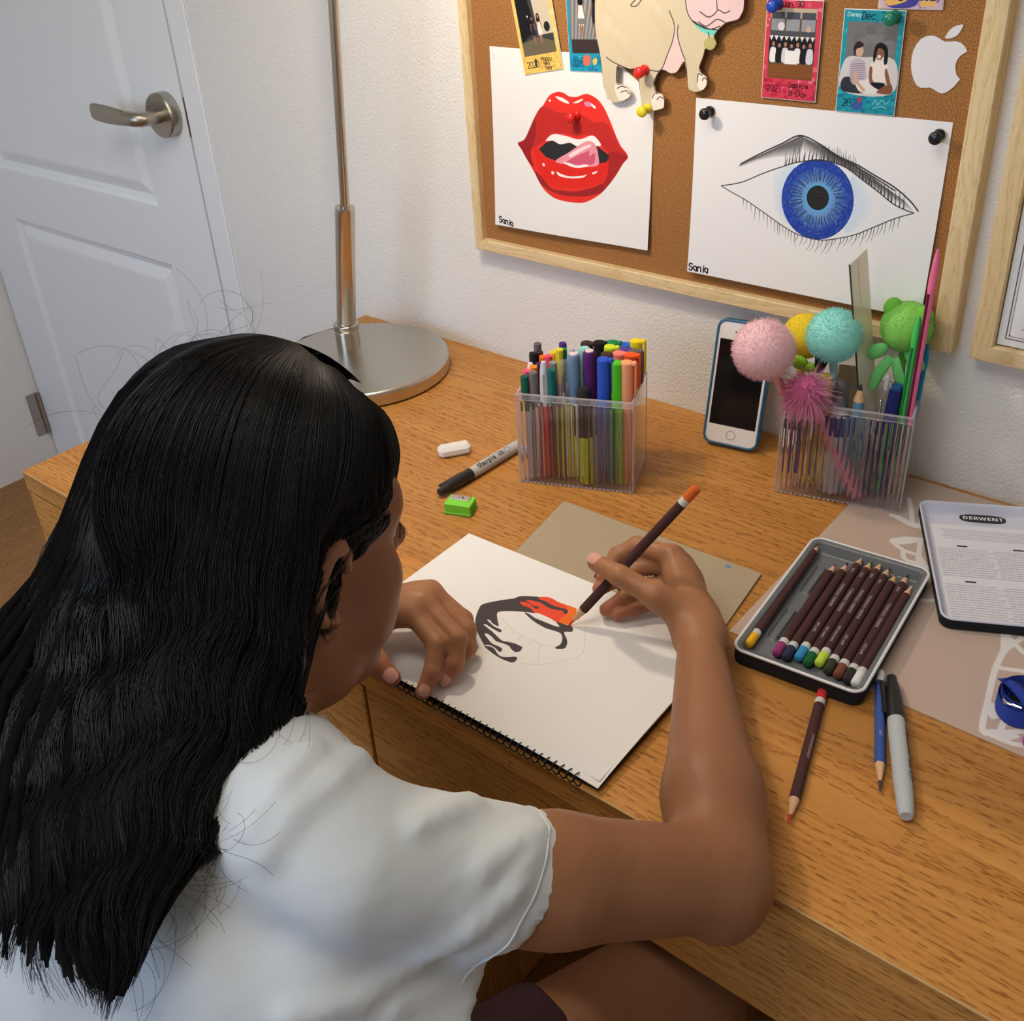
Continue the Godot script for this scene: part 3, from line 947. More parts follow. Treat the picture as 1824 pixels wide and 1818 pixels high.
# small instant photos; each has its printed border, its picture and its handwriting
func photos() -> void:
	var W := 380.0
	var H := 604.0
	for n in 5:
		var border: Color = [c8(226, 196, 104), c8(36, 150, 184), c8(206, 62, 84), c8(30, 146, 164), c8(206, 176, 190)][n]
		var cv := Cv.new(W, H, 1.0, border)
		var rng := RandomNumberGenerator.new()
		rng.seed = 70 + n
		# flecks of colour in the printed border
		for k in 70:
			var y := rng.randf_range(480, 600) if k % 2 else rng.randf_range(0, 600)
			cv.oval(rng.randf_range(0, W), y, rng.randf_range(6, 26), rng.randf_range(4, 16), border.lerp([[c8(240, 222, 160), c8(208, 150, 70)], [c8(60, 190, 200), c8(20, 90, 140)], [c8(236, 160, 176), c8(150, 24, 50)], [c8(70, 190, 200), c8(20, 96, 128)], [c8(238, 220, 170), c8(90, 70, 150)]][n][k % 2], rng.randf_range(0.2, 0.7)))
		var px := 30.0
		var py := 46.0
		var pw := W - 60
		var ph := 430.0
		var ink := c8(24, 22, 24)
		match n:
			0:
				cv.rect(px, py, pw, ph, c8(60, 62, 66))
				cv.poly([px, py, 150, py, 190, 300, px, 380], c8(26, 26, 30))
				cv.poly([190, py, px + pw, py, px + pw, 340, 210, 340], c8(196, 186, 164))
				cv.oval(300, 290, 28, 36, c8(40, 40, 42))
				cv.poly([px, 380, 200, 350, px + pw, 400, px + pw, 476, px, 476], c8(104, 96, 78))
				standing(cv, 165, 230, 1.0, c8(38, 42, 58), c8(150, 108, 84)); standing(cv, 228, 222, 1.05, c8(232, 220, 218), c8(160, 116, 90))
				cv.oval(128, 196, 6, 8, c8(250, 250, 250))
				cv.write("2020", 40, 520, 44, 5, ink, 0.0, pen_strokes)
				cv.write("Happy", 190, 492, 30, 4, ink, 0.1, pen_strokes); cv.write("New", 208, 528, 28, 4, ink, 0.1, pen_strokes); cv.write("Year!", 212, 562, 28, 4, ink, 0.05, pen_strokes)
				cv.smooth([120, 520, 132, 500, 144, 512, 140, 560, 126, 560], c8(60, 60, 70))
			1:
				cv.rect(px, py, pw, ph, c8(150, 152, 150))
				for k in 8: cv.poly([px + k * 44, py, px + k * 44 + 24, py, px + k * 30, 380, px + k * 30 - 14, 380], c8(110, 112, 116))
				cv.rect(px, 380, pw, 96, c8(60, 50, 50))
				standing(cv, 130, 110, 1.5, c8(232, 230, 228), c8(150, 106, 80)); standing(cv, 258, 104, 1.5, c8(30, 32, 38), c8(134, 92, 70))
				cv.rect(94, 236, 74, 40, c8(120, 120, 124))
				cv.write("2020", 24, 530, 40, 5, c8(20, 60, 90), 0.0, pen_strokes)
				cv.smooth([130, 500, 170, 486, 196, 510, 180, 560, 130, 556], c8(214, 110, 90)); cv.smooth([214, 520, 250, 510, 246, 550, 220, 556], c8(222, 196, 90))
			2:
				cv.rect(px, py, pw, ph, c8(92, 78, 62))
				cv.rect(px, py, pw, 60, c8(186, 172, 146))
				for k in 3: cv.rect(px + 8 + k * 106, 70, 94, 150, c8(74, 78, 88))
				for k in 3: cv.rect(px + 8 + k * 106, 112, 94, 70, c8(146, 150, 158))
				cv.oval(110, 156, 24, 26, c8(226, 214, 226)); cv.oval(300, 168, 16, 18, c8(200, 170, 150))
				cv.rect(px, 220, pw, 150, c8(30, 32, 44))
				for k in 9: cv.poly([px + k * 36, 214, px + k * 36 + 30, 214, px + k * 36 + 15, 244], c8(224, 222, 220))
				for k in 7:
					var x := 62.0 + k * 43
					cv.oval(x, 258 + (k % 2) * 10, 17, 22, c8(26, 22, 22)); cv.oval(x, 264 + (k % 2) * 10, 11, 15, c8(170, 122, 96))
					cv.smooth([x - 20, 296, x, 284, x + 20, 296, x + 22, 370, x - 22, 370], [c8(232, 232, 230), c8(28, 28, 34), c8(210, 212, 220), c8(38, 40, 54)][k % 4])
				cv.poly([150, 300, 240, 300, 240, 390, 150, 390], c8(236, 236, 234))
				cv.poly([px, 388, px + pw, 380, px + pw, 476, px, 476], c8(120, 74, 40))
				for k in 6: cv.line([px, 396 + k * 13, px + pw, 390 + k * 13], 3, c8(150, 98, 56))
				cv.write("Jan, 30", 110, 4, 34, 5, ink, 0.0, pen_strokes)
				cv.write("2021", 34, 522, 40, 6, c8(90, 16, 36), 0.0, pen_strokes)
				cv.write("Sania's", 190, 496, 32, 4.5, ink, 0.0, pen_strokes); cv.write("B-Day", 196, 544, 36, 4.5, ink, 0.0, pen_strokes)
			3:
				cv.rect(px, py + 20, pw, ph - 14, c8(112, 114, 116))
				for k in 26: cv.oval(rng.randf_range(px + 40, px + pw - 40), rng.randf_range(90, 240), 36, 26, c8(104 + (k * 7) % 24, 106 + (k * 7) % 24, 108 + (k * 7) % 24))
				cv.smooth([px, 290, 150, 270, px + pw, 280, px + pw, 478, px, 478], c8(206, 204, 202))
				cv.smooth([px, 400, 120, 400, 190, 478, px, 478], c8(48, 52, 60))
				# two girls sitting and laughing
				cv.smooth([64, 320, 108, 280, 160, 300, 176, 420, 90, 430], c8(186, 176, 188))
				for k in 9: cv.line([76, 316 + k * 13, 166, 306 + k * 13], 3, c8(110, 96, 120))
				cv.oval(122, 238, 25, 32, c8(206, 168, 146)); cv.smooth([82, 210, 110, 178, 146, 196, 128, 214, 100, 226, 96, 264, 84, 250], c8(48, 38, 36))
				cv.smooth([120, 420, 230, 400, 250, 478, 150, 478], c8(222, 220, 218))
				cv.smooth([92, 400, 140, 450, 170, 476, 180, 462, 130, 410, 112, 350], c8(206, 164, 140))
				cv.smooth([196, 316, 250, 286, 312, 316, 300, 420, 214, 420], c8(232, 220, 214))
				cv.oval(252, 246, 26, 34, c8(140, 92, 70)); cv.smooth([212, 270, 222, 200, 258, 182, 298, 214, 304, 296, 284, 300, 278, 230, 240, 214, 230, 262, 222, 298], c8(24, 20, 22))
				cv.oval(250, 262, 11, 10, c8(236, 220, 214))
				cv.smooth([196, 330, 206, 420, 262, 450, 272, 436, 222, 400, 214, 330], c8(136, 90, 66)); cv.smooth([306, 330, 340, 420, 326, 440, 296, 360], c8(136, 90, 66))
				cv.smooth([214, 420, 300, 416, 290, 450, 250, 450], c8(28, 28, 40)); cv.smooth([290, 440, 344, 420, 350, 476, 260, 476], c8(128, 82, 62))
				cv.write("Dec, 26", 118, 10, 42, 5, ink, 0.0, pen_strokes)
				cv.write("Disney", 22, 14, 24, 3, c8(236, 244, 246), 0.0, pen_strokes)
				cv.write("2020", 40, 526, 44, 5, c8(20, 40, 70), 0.0, pen_strokes)
				cv.smooth([110, 560, 140, 508, 170, 530, 168, 580, 120, 590], c8(60, 90, 160)); cv.smooth([140, 510, 166, 516, 150, 544], c8(190, 60, 70))
				cv.curve([236, 550, 256, 520, 272, 548, 296, 516, 320, 540, 340, 520], 3, c8(190, 226, 232)); cv.curve([240, 574, 290, 556, 334, 566], 3, c8(190, 226, 232))
			4:
				cv.rect(px, py, pw, ph, c8(120, 110, 120))
				cv.smooth([30, 500, 120, 486, 230, 500, 220, 590, 60, 596], c8(70, 66, 150)); cv.smooth([40, 540, 130, 520, 170, 560, 60, 590], c8(226, 178, 96))
				cv.rect(250, 560, 90, 30, c8(222, 180, 104))
				cv.write("B-", 120, 510, 50, 6, ink, 0.0, pen_strokes); cv.write("2021", 236, 506, 50, 6, ink, 0.0, pen_strokes)
		var at: Vector3 = [V(0.344, 0.424, 0.0135), V(0.417, 0.4335, 0.0125), V(0.683, 0.424, 0.0135), V(0.771, 0.417, 0.0130), V(0.805, 0.520, 0.0125)][n]
		var lean: float = [0.19, 0.05, 0.0, 0.008, 0.012][n]
		var lab: String = ["yellow bordered instant photo of two girls, hanging tilted above the lips drawing", "blue bordered instant photo half hidden behind the paper dog", "red bordered instant photo of a birthday group of children", "teal bordered instant photo of two laughing girls on a sofa", "instant photo with purple and gold border, cut by the top edge of the photo"][n]
		var o := thing("instant_photo", lab, "photo", at, 0.0, "instant photos on the cork board")
		o.rotation.z = lean
		var b := sh().sheet(func(u, v): return V(u * 0.063, (1.0 - v) * 0.1005, 0.0015 * sin(u * 2.6) * (1.0 - v)), 4, 3, 0.0006)
		part("print", b, pmat(cv.tex(), 0.35), o)
		part("white_back", sh().sheet(func(u, v): return V(-0.0008 + u * 0.0646, -0.0008 + (1.0 - v) * 0.1021, -0.0007 + 0.0015 * sin(u * 2.6) * (1.0 - v)), 4, 3, 0.0006), M.paper, o)


# a small printed figure in a photo
func standing(cv: Cv, x: float, y: float, s: float, dress: Color, skin: Color) -> void:
	cv.smooth([x - 14 * s, y + 14 * s, x, y + 8 * s, x + 14 * s, y + 14 * s, x + 17 * s, y + 110 * s, x - 17 * s, y + 110 * s], dress)
	cv.poly([x - 10 * s, y + 108 * s, x - 2 * s, y + 108 * s, x - 3 * s, y + 170 * s, x - 9 * s, y + 170 * s], skin)
	cv.poly([x + 2 * s, y + 108 * s, x + 10 * s, y + 108 * s, x + 9 * s, y + 170 * s, x + 3 * s, y + 170 * s], skin)
	cv.line([x - 14 * s, y + 20 * s, x - 22 * s, y + 70 * s], 7 * s, skin)
	cv.line([x + 14 * s, y + 20 * s, x + 22 * s, y + 70 * s], 7 * s, skin)
	cv.smooth([x - 14 * s, y + 20 * s, x - 13 * s, y - 24 * s, x, y - 34 * s, x + 13 * s, y - 24 * s, x + 14 * s, y + 20 * s], c8(28, 24, 24))
	cv.oval(x, y - 12 * s, 9 * s, 13 * s, skin)


func pins() -> void:
	var prof := [Vector2(0.0012, 0.0), Vector2(0.0058, 0.0), Vector2(0.0062, 0.001), Vector2(0.0058, 0.0022), Vector2(0.0036, 0.0032), Vector2(0.0029, 0.006), Vector2(0.0032, 0.0095), Vector2(0.0050, 0.0112), Vector2(0.0066, 0.0125), Vector2(0.0068, 0.0145), Vector2(0.0060, 0.0165), Vector2(0.0035, 0.0178), Vector2(0.0, 0.0182)]
	var shape := sh().lathe(prof, 20).mesh()
	var needle := sh().lathe([Vector2(0.0006, -0.004), Vector2(0.0006, 0.001)], 8).mesh()
	var list := [[0.4245, 0.3800, 0.0125, c8(214, 32, 30), "red push pin in the middle of the painted red lips"], [0.5330, 0.4440, 0.0205, c8(220, 36, 30), "red push pin at the belly of the paper dog"], [0.5375, 0.4000, 0.0205, c8(226, 214, 40), "yellow push pin at the foot of the paper dog"],
		[0.6175, 0.4025, 0.0115, c8(24, 24, 26), "black push pin in the left top corner of the eye drawing"], [0.8835, 0.4030, 0.0115, c8(24, 24, 26), "black push pin in the right top corner of the eye drawing"], [0.6955, 0.5205, 0.014, c8(22, 70, 180), "blue push pin holding the red bordered birthday photo"], [0.8235, 0.5130, 0.014, c8(14, 120, 92), "green push pin holding the teal bordered photo"], [0.9870, 0.3560, 0.0133, c8(226, 214, 40), "yellow push pin on the framed certificate"]]
	for p in list:
		var o := thing("push_pin", p[4], "push pin", V(p[0], p[1], p[2]), 0.0, "push pins")
		o.rotation = V(PI / 2 + 0.06, 0.0, -0.05)
		part("head", shape, cmat(int(p[3].r8), int(p[3].g8), int(p[3].b8), 0.25), o)
		part("needle", needle, M.chrome, o)


# ---------------------------------------------------------------- things on the desk
func speckle(base: Color, spread: float, w: int, h: int, count: int, seed_: int) -> Cv:
	var cv := Cv.new(w, h, 2.0, base)
	var rng := RandomNumberGenerator.new()
	rng.seed = seed_
	for k in count:
		var d := rng.randf_range(-spread, spread)
		cv.rect(rng.randf() * w, rng.randf() * h, rng.randf_range(0.5, 2.4), rng.randf_range(0.5, 1.6), Color(base.r + d, base.g + d, base.b + d * 1.1))
	return cv


func paper_on_desk() -> void:
	# grey board of another pad
	var cv := speckle(c8(172, 158, 134), 0.07, 540, 460, 14000, 8)
	cv.oval(465, 18, 7, 5, c8(88, 140, 196))
	var kb := [V(0.5970, 0.002, 0.2880), V(0.8562, 0.0026, 0.2850), V(0.8810, 0.002, 0.4960), V(0.6300, 0.002, 0.4960)]
	single("grey_board", sh().sheet(func(u, v): return kb[0].lerp(kb[1], u).lerp(kb[3].lerp(kb[2], u), v), 4, 4, 0.0018), pmat(cv.tex(), 0.95), "plain grey brown cardboard sheet with a small blue dot, under the white sketch pad", "cardboard")
	# the sketch pad
	var t := thing("sketch_pad", "white sketch pad with a half coloured red and black mouth drawing under the girl's hands", "sketch pad", V(0.5567, 0.0024, 0.4139), 0.0207)
	cv = Cv.new(1311, 897, 1.5, c8(244, 243, 241))
	var grey := c8(74, 68, 70)
	cv.smooth([549,201,512,226,451,283,401,342,384,373,392,403,413,445,437,478,474,513,522,545,568,572,556,562,568,552,596,552,627,561,631,551,622,540,601,538,573,539,536,524,512,511,519,503,549,509,577,519,610,514,637,513,656,523,679,527,691,513,685,491,673,488,646,489,619,496,593,503,556,492,528,482,502,476,470,467,482,462,515,467,554,469,557,459,545,453,517,454,491,447,463,436,475,432,499,442,527,441,498,412,470,375,500,345,543,320,573,305,598,293,604,266,595,221], grey)
	cv.smooth([558,567,573,574,623,585,668,588,708,581,710,556,696,549,675,566,653,578,630,575,602,560,580,557], grey)
	cv.smooth([503,271,518,260,549,258,579,270,592,261,584,253,566,259,540,252,514,247,533,237,576,228,621,235,658,229,679,220,704,232,706,215,687,203,663,209,626,213,586,208,563,211,548,202,480,240,470,290], grey)
	cv.smooth([548,202,578,181,605,179,632,183,674,180,708,176,722,179,740,211,753,263,746,280,703,291,672,287,619,286,594,291,556,279,527,283,503,271,518,260,549,258,579,270,592,261,584,253,566,259,540,252,514,247,533,237,576,228,621,235,658,229,679,220,704,232,706,215,687,203,663,209,626,213,586,208,563,211], c8(238, 84, 60))
	cv.smooth([676,182,708,176,722,179,740,211,767,216,763,238,753,263,770,275,746,280,712,288,703,242,706,215], c8(244, 118, 46))
	cv.smooth([560,315,582,312,616,319,655,318,697,316,712,315,731,308,702,290,734,285,770,281,785,292,788,307,766,325,797,352,815,374,823,402,802,421,790,418,796,393,785,365,766,343,748,338,716,342,688,346,645,342,605,333], grey)
	for f in [[499,390,521,399,556,415,598,428,640,435,688,431,735,434,768,423,791,418], [812,247,853,307,898,391,872,447,801,530,735,569], [739,455,786,523], [521,399,524,425], [556,415,558,449], [598,428,605,462], [640,435,646,466], [688,431,697,463], [735,434,741,453]]:
		cv.curve(f, 1.6, c8(204, 202, 200))
	var w := 0.3276
	var d := 0.2243
	var top := func(u: float, v: float): return V(u * w, 0.0078 + 0.0006 * sin(u * 3.0) - 0.0035 * pow(maxf(0.0, u - 0.7) / 0.3, 2) * pow(maxf(0.0, v - 0.6) / 0.4, 2) + 0.002 * pow(maxf(0.0, u - 0.8) / 0.2, 2) * pow(maxf(0.0, 0.35 - v) / 0.35, 2), v * d)
	part("drawn_page", sh().sheet(top, 14, 12, 0.0004), pmat(cv.tex()), t)
	part("page_block", sh().box(V(w - 0.004, 0.0052, d - 0.008), V(w / 2, 0.0038, d / 2 - 0.002), 0.0006), M.paper, t)
	part("backing_board", sh().box(V(w - 0.002, 0.0012, d - 0.003), V(w / 2, 0.0006, d / 2), 0.0003), mat(c8(30, 28, 28), 0.7), t)
	var wire := []
	var turns := 40
	for k in turns * 10 + 1:
		var a := TAU * k / 10.0
		wire.append(V(0.012 + 0.30 * k / float(turns * 10) + 0.0012 * sin(a * 2.0), 0.0036 + 0.0050 * sin(a), d + 0.0004 - 0.0052 * cos(a)))
	part("wire_spiral", sh().tube(wire, 0.00062, 5), M.black, t)


# a coloured pencil along +x from its point; the end is dipped in its colour
func pencil(called: String, label: String, group: String, tip: Vector3, end: Vector3, lead: Color, opt := {}) -> Node3D:
	var dir := (end - tip).normalized()
	var side := dir.cross(Vector3.UP).normalized()
	var t := thing(called, label, "pencil", tip, 0.0, group)
	t.transform = Transform3D(Basis(dir, side.cross(dir), side).rotated(dir, opt.get("roll", 0.0)), tip)
	var len := tip.distance_to(end)
	var r: float = opt.get("r", 0.0045)
	var segs: int = opt.get("sides", 20)
	var along := Transform3D(Basis(V(0, 0, -1), V(1, 0, 0), V(0, -1, 0)), Vector3.ZERO)
	var bare: float = opt.get("bare", 0.020)
	var core := r * 0.34
	var body: StandardMaterial3D = opt.get("body", cmat(72, 42, 42, 35))
	part("barrel", sh().lathe([Vector2(r * 0.96, bare * 0.98), Vector2(r, bare + 0.001), Vector2(r, len - 0.0215)] if not opt.get("plain_end", false) else [Vector2(r * 0.96, bare * 0.98), Vector2(r, bare + 0.001), Vector2(r, len - 0.001), Vector2(r * 0.9, len), Vector2(r * 0.9, len), Vector2(0, len)], segs, along), body, t)
	part("bare_wood", sh().lathe([Vector2(core, bare * 0.34), Vector2(r * 0.97, bare)], segs, along), cmat(222, 180, 140, 70), t)
	part("lead", sh().lathe([Vector2(0.0004, 0.0), Vector2(0.0008, 0.0004), Vector2(core, bare * 0.35)], 12, along), cmat(lead.r8, lead.g8, lead.b8, 60), t)
	if not opt.get("plain_end", false):
		var band: Color = opt.get("band", c8(206, 206, 204))
		part("band", sh().lathe([Vector2(r * 1.01, len - 0.0225), Vector2(r * 1.01, len - 0.0155)], segs, along), cmat(band.r8, band.g8, band.b8, 35), t)
		var ec: Color = opt.get("end", lead)
		part("dipped_end", sh().lathe([Vector2(r * 1.015, len - 0.0160), Vector2(r * 1.02, len - 0.003), Vector2(r * 0.9, len - 0.0008), Vector2(r * 0.55, len), Vector2(0, len + 0.0003)], segs, along), cmat(ec.r8, ec.g8, ec.b8, 30), t)
	for s in opt.get("print", []):
		var x: float = s[1]
		lettering(t, s[0], s[2], Transform3D(Basis(V(-1, 0, 0), V(0, 0, -1), V(0, 1, 0)) if s.size() < 5 else s[4], V(x, r + 0.00012, 0)), cmat(196, 190, 184, 50), s[3] if s.size() > 3 else "print")
	return t


# flat lettering: text centred at the transform's origin, h = height of capitals
func lettering(parent: Node, text: String, h: float, t: Transform3D, m: Material, called := "lettering", bold := false) -> MeshInstance3D:
	var tm := TextMesh.new()
	var f := SystemFont.new()
	f.font_names = PackedStringArray(["Droid Sans"])
	f.font_weight = 700 if bold else 400
	tm.font = f
	tm.text = text
	tm.font_size = 24
	tm.pixel_size = h / 17.0
	tm.depth = 0.0
	tm.curve_step = 4.0
	var o := part(called, tm, m, parent)
	o.transform = t
	return o


func pencils_on_desk() -> void:
	pencil("coloured_pencil", "orange tipped dark pencil held upright in the girl's right hand", "coloured pencils", V(0.7475, 0.0112, 0.481), V(0.8375, 0.1605, 0.3955), c8(226, 92, 30), {"bare": 0.024, "end": c8(214, 102, 34), "r": 0.0048})
	pencil("coloured_pencil", "dark pencil with a red point and red end, alone on the desk before the tin", "coloured pencils", V(1.0285, 0.0046, 0.570), V(0.9848, 0.0046, 0.4125), c8(206, 62, 66), {"bare": 0.026, "end": c8(196, 40, 44), "roll": 0.5, "print": [["COLOURED PENCIL", 0.085, 0.0024]]})
	pencil("graphite_pencil", "blue graphite pencil with a white end, beside the grey marker", "coloured pencils", V(1.0725, 0.0046, 0.4965), V(1.0165, 0.0046, 0.3610), c8(70, 70, 74), {"bare": 0.030, "end": c8(226, 228, 230), "sides": 6, "body": cmat(58, 88, 160, 35), "band": c8(60, 66, 110), "print": [["HB 2", 0.062, 0.0022]]})
	marker("marker_pen", "pale grey marker with a black cap, lying at the right front of the desk", V(1.0290, 0.0082, 0.3665), V(1.1000, 0.0082, 0.5125), -1.15, c8(186, 192, 194))
	marker("marker_pen", "grey marker with black cap and printed script, pointing at the green sharpener", V(0.4660, 0.0080, 0.3660), V(0.4730, 0.0080, 0.2060), 0.42, c8(186, 184, 182))


# cap end first
func marker(called: String, label: String, cap_end: Vector3, body_end: Vector3, roll: float, grey: Color) -> void:
	var dir := (body_end - cap_end).normalized()
	var side := dir.cross(Vector3.UP).normalized()
	var t := thing(called, label, "marker", cap_end, 0.0, "fine markers")
	t.transform = Transform3D(Basis(dir, side.cross(dir), side), cap_end)
	var len := cap_end.distance_to(body_end)
	var along := Transform3D(Basis(V(0, 0, -1), V(1, 0, 0), V(0, -1, 0)), Vector3.ZERO)
	var cl := len * 0.345
	part("cap", sh().lathe([Vector2(0, 0), Vector2(0.0040, 0.0), Vector2(0.0046, 0.001), Vector2(0.0048, 0.006), Vector2(0.0058, 0.012), Vector2(0.0071, 0.026), Vector2(0.0079, cl - 0.002), Vector2(0.0079, cl)], 28, along), M.black, t)
	var cs := 1.0 if absf(roll) > 1.0 else -1.0
	part("clip", sh().box(V(0.040, 0.0022, 0.0045), V(cl * 0.52, 0.0015, 0.0088 * cs), 0.0008).box(V(0.006, 0.0022, 0.0045), V(cl * 0.22, 0.0015, 0.0068 * cs), 0.0008), M.black, t)
	part("barrel", sh().lathe([Vector2(0.0071, cl - 0.004), Vector2(0.0074, cl), Vector2(0.0076, cl + 0.02), Vector2(0.0074, len * 0.8), Vector2(0.0066, len - 0.008), Vector2(0.0056, len - 0.0015), Vector2(0.0046, len), Vector2(0.0046, len), Vector2(0.0, len - 0.0005)], 28, along), cmat(grey.r8, grey.g8, grey.b8, 32), t)
	# the printed script, bent round the barrel letter by letter
	var m := cmat(26, 26, 28, 50)
	var write := func(text: String, x0: float, h: float, step: float, up: float, bold: bool):
		for k in text.length():
			var a := roll + up
			var nn := V(0, cos(a), sin(a))
			var x: float = x0 + k * step
			if text[k] != " ": lettering(t, text[k], h, Transform3D(Basis(V(1, 0, 0), nn.cross(V(1, 0, 0)), nn), nn * 0.00785 + V(x, 0, 0)), m, "print", bold)
	write.call("Sharpie", cl + 0.013, 0.0062, 0.0046, 0.0, true)
	write.call("FINE", cl + 0.050, 0.0026, 0.0022, -0.2, true)
	write.call("POINT", cl + 0.049, 0.0026, 0.0022, 0.24, true)
	var ring := []
	for k in 17:
		var a := TAU * k / 16.0
		var b := roll + sin(a) * 0.0042 / 0.0077
		ring.append(V(cl + 0.066 + cos(a) * 0.0042, cos(b) * 0.0077, sin(b) * 0.0077))
	part("print", sh().tube(ring, 0.0002, 4, false), m, t)


func rounded_rect(w: float, d: float, r: float, y: float, n := 6) -> Array:
	var o := []
	for c in 4:
		var cx: float = (w / 2 - r) * [1, -1, -1, 1][c]
		var cz: float = (d / 2 - r) * [-1, -1, 1, 1][c]
		for k in n + 1:
			var a := PI / 2 * (c + k / float(n))
			o.append(V(cx + cos(a) * r, y, cz - sin(a) * r))
	return o


# rings of a rounded rectangle: pairs of inset and height, from outside bottom over the rim to the inside
func tray(prof: Array, w: float, d: float, r: float, close_end := true) -> Sh:
	var s := sh()
	var rows := []
	for p in prof: rows.append(rounded_rect(w - 2 * p.x, d - 2 * p.x, maxf(0.001, r - p.x), p.y))
	s.grid(rows, true)
	if close_end:
		var last: Array = rows[-1]
		var i0 := s.v.size()
		for p in last: s.vert(p, Vector3.UP, Vector2(p.x, p.z))
		for k in range(1, last.size() - 1): s.face(i0, i0 + k, i0 + k + 1)
	return s


func pencil_tin() -> void:
	var t := thing("pencil_tin", "open black pencil tin with a white rim and grey tray, full of dark pencils", "pencil tin", V(0.950, 0.0012, 0.313), 0.079)
	var w := 0.1245
	var d := 0.2145
	var r := 0.012
	part("tin_shell", tray([Vector2(0.002, 0.0), Vector2(0.0006, 0.0012), Vector2(0.0002, 0.003), Vector2(0.0002, 0.0155)], w, d, r, false), cmat(24, 25, 32, 35), t)
	part("tin_floor", tray([Vector2(0.002, 0.0004), Vector2(0.0022, 0.0006)], w, d, r), cmat(24, 25, 32, 35), t)
	part("white_rim", tray([Vector2(0.0002, 0.0150), Vector2(-0.0008, 0.0160), Vector2(-0.0008, 0.0174), Vector2(0.0002, 0.0181), Vector2(0.0012, 0.0182), Vector2(0.0020, 0.0174)], w, d, r, false), mat(c8(228, 230, 232), 0.25), t)
	var tm := mat(c8(108, 112, 115), 0.34)
	part("tray_insert", tray([Vector2(0.0019, 0.0172), Vector2(0.0050, 0.0164), Vector2(0.0066, 0.0150), Vector2(0.0090, 0.0060), Vector2(0.0110, 0.0045)], w, d, r), tm, t)
	# two bands of troughs that hold the pencils
	for z in [-0.046, 0.038]:
		var rows := []
		for e in 2:
			var row := []
			for k in 181:
				var x := -0.0515 + 0.1030 * k / 180.0
				var ph := fposmod((x + 0.0545) / 0.0097, 1.0)
				var q := absf(ph - 0.5) * 2.0
				row.append(V(x, 0.0052 + 0.0042 * pow(q, 3.0), z + (0.024 if e == 0 else -0.024)))
			rows.append(row)
		var s := sh().grid(rows)
		for e in 2:
			var low := []
			for p in rows[e]: low.append(V(p.x, 0.004, p.z + (0.003 if e == 0 else -0.003)))
			s.grid([low, rows[0]] if e == 0 else [rows[1], low])
		part("slot_rest", s, tm, t)
	var b := t.transform
	var list := [["yellow", -0.0551, -0.1050, -0.0526, 0.0890, c8(232, 186, 40), c8(236, 178, 24)], ["magenta", -0.0273, -0.0779, -0.0250, 0.0880, c8(150, 40, 110), c8(146, 52, 112)], ["navy", -0.0172, -0.0858, -0.0157, 0.0885, c8(36, 38, 62), c8(44, 48, 72)], ["sky blue", -0.0078, -0.1045, -0.0050, 0.0835, c8(120, 150, 200), c8(54, 142, 196)], ["dark green", 0.0027, -0.1013, 0.0044, 0.0868, c8(70, 130, 90), c8(20, 96, 52)],
		["lime", 0.0122, -0.1045, 0.0137, 0.0815, c8(186, 214, 70), c8(190, 220, 72)], ["olive", 0.0221, -0.0994, 0.0238, 0.0868, c8(84, 96, 60), c8(52, 58, 42)], ["brown", 0.0314, -0.0917, 0.0338, 0.0882, c8(140, 74, 56), c8(122, 68, 52)], ["black", 0.0418, -0.0960, 0.0430, 0.0898, c8(40, 38, 40), c8(44, 42, 42)], ["white", 0.0505, -0.0793, 0.0509, 0.0905, c8(230, 230, 226), c8(226, 226, 224)]]
	for k in list.size():
		var q: Array = list[k]
		var pr := []
		if k in [3, 4, 5, 6, 8]:
			var nm: String = ["", "", "", "Blue C380", "Green C420", "Lime Green C460", "Olive C430", "", "Black C650", ""][k]
			pr = [["DERWENT · COLOURSOFT", 0.082, 0.0026], [nm, 0.140, 0.0024], [["", "", "", "C380", "C420", "C460", "C430", "", "C650", ""][k], 0.034, 0.0024]]
		pencil("coloured_pencil", "dark pencil with %s end, in the open pencil tin" % q[0], "coloured pencils", b * V(q[1], 0.0105, q[2]), b * V(q[3], 0.0105, q[4]), q[5], {"end": q[6], "bare": 0.019, "print": pr})
	pencil_lid()


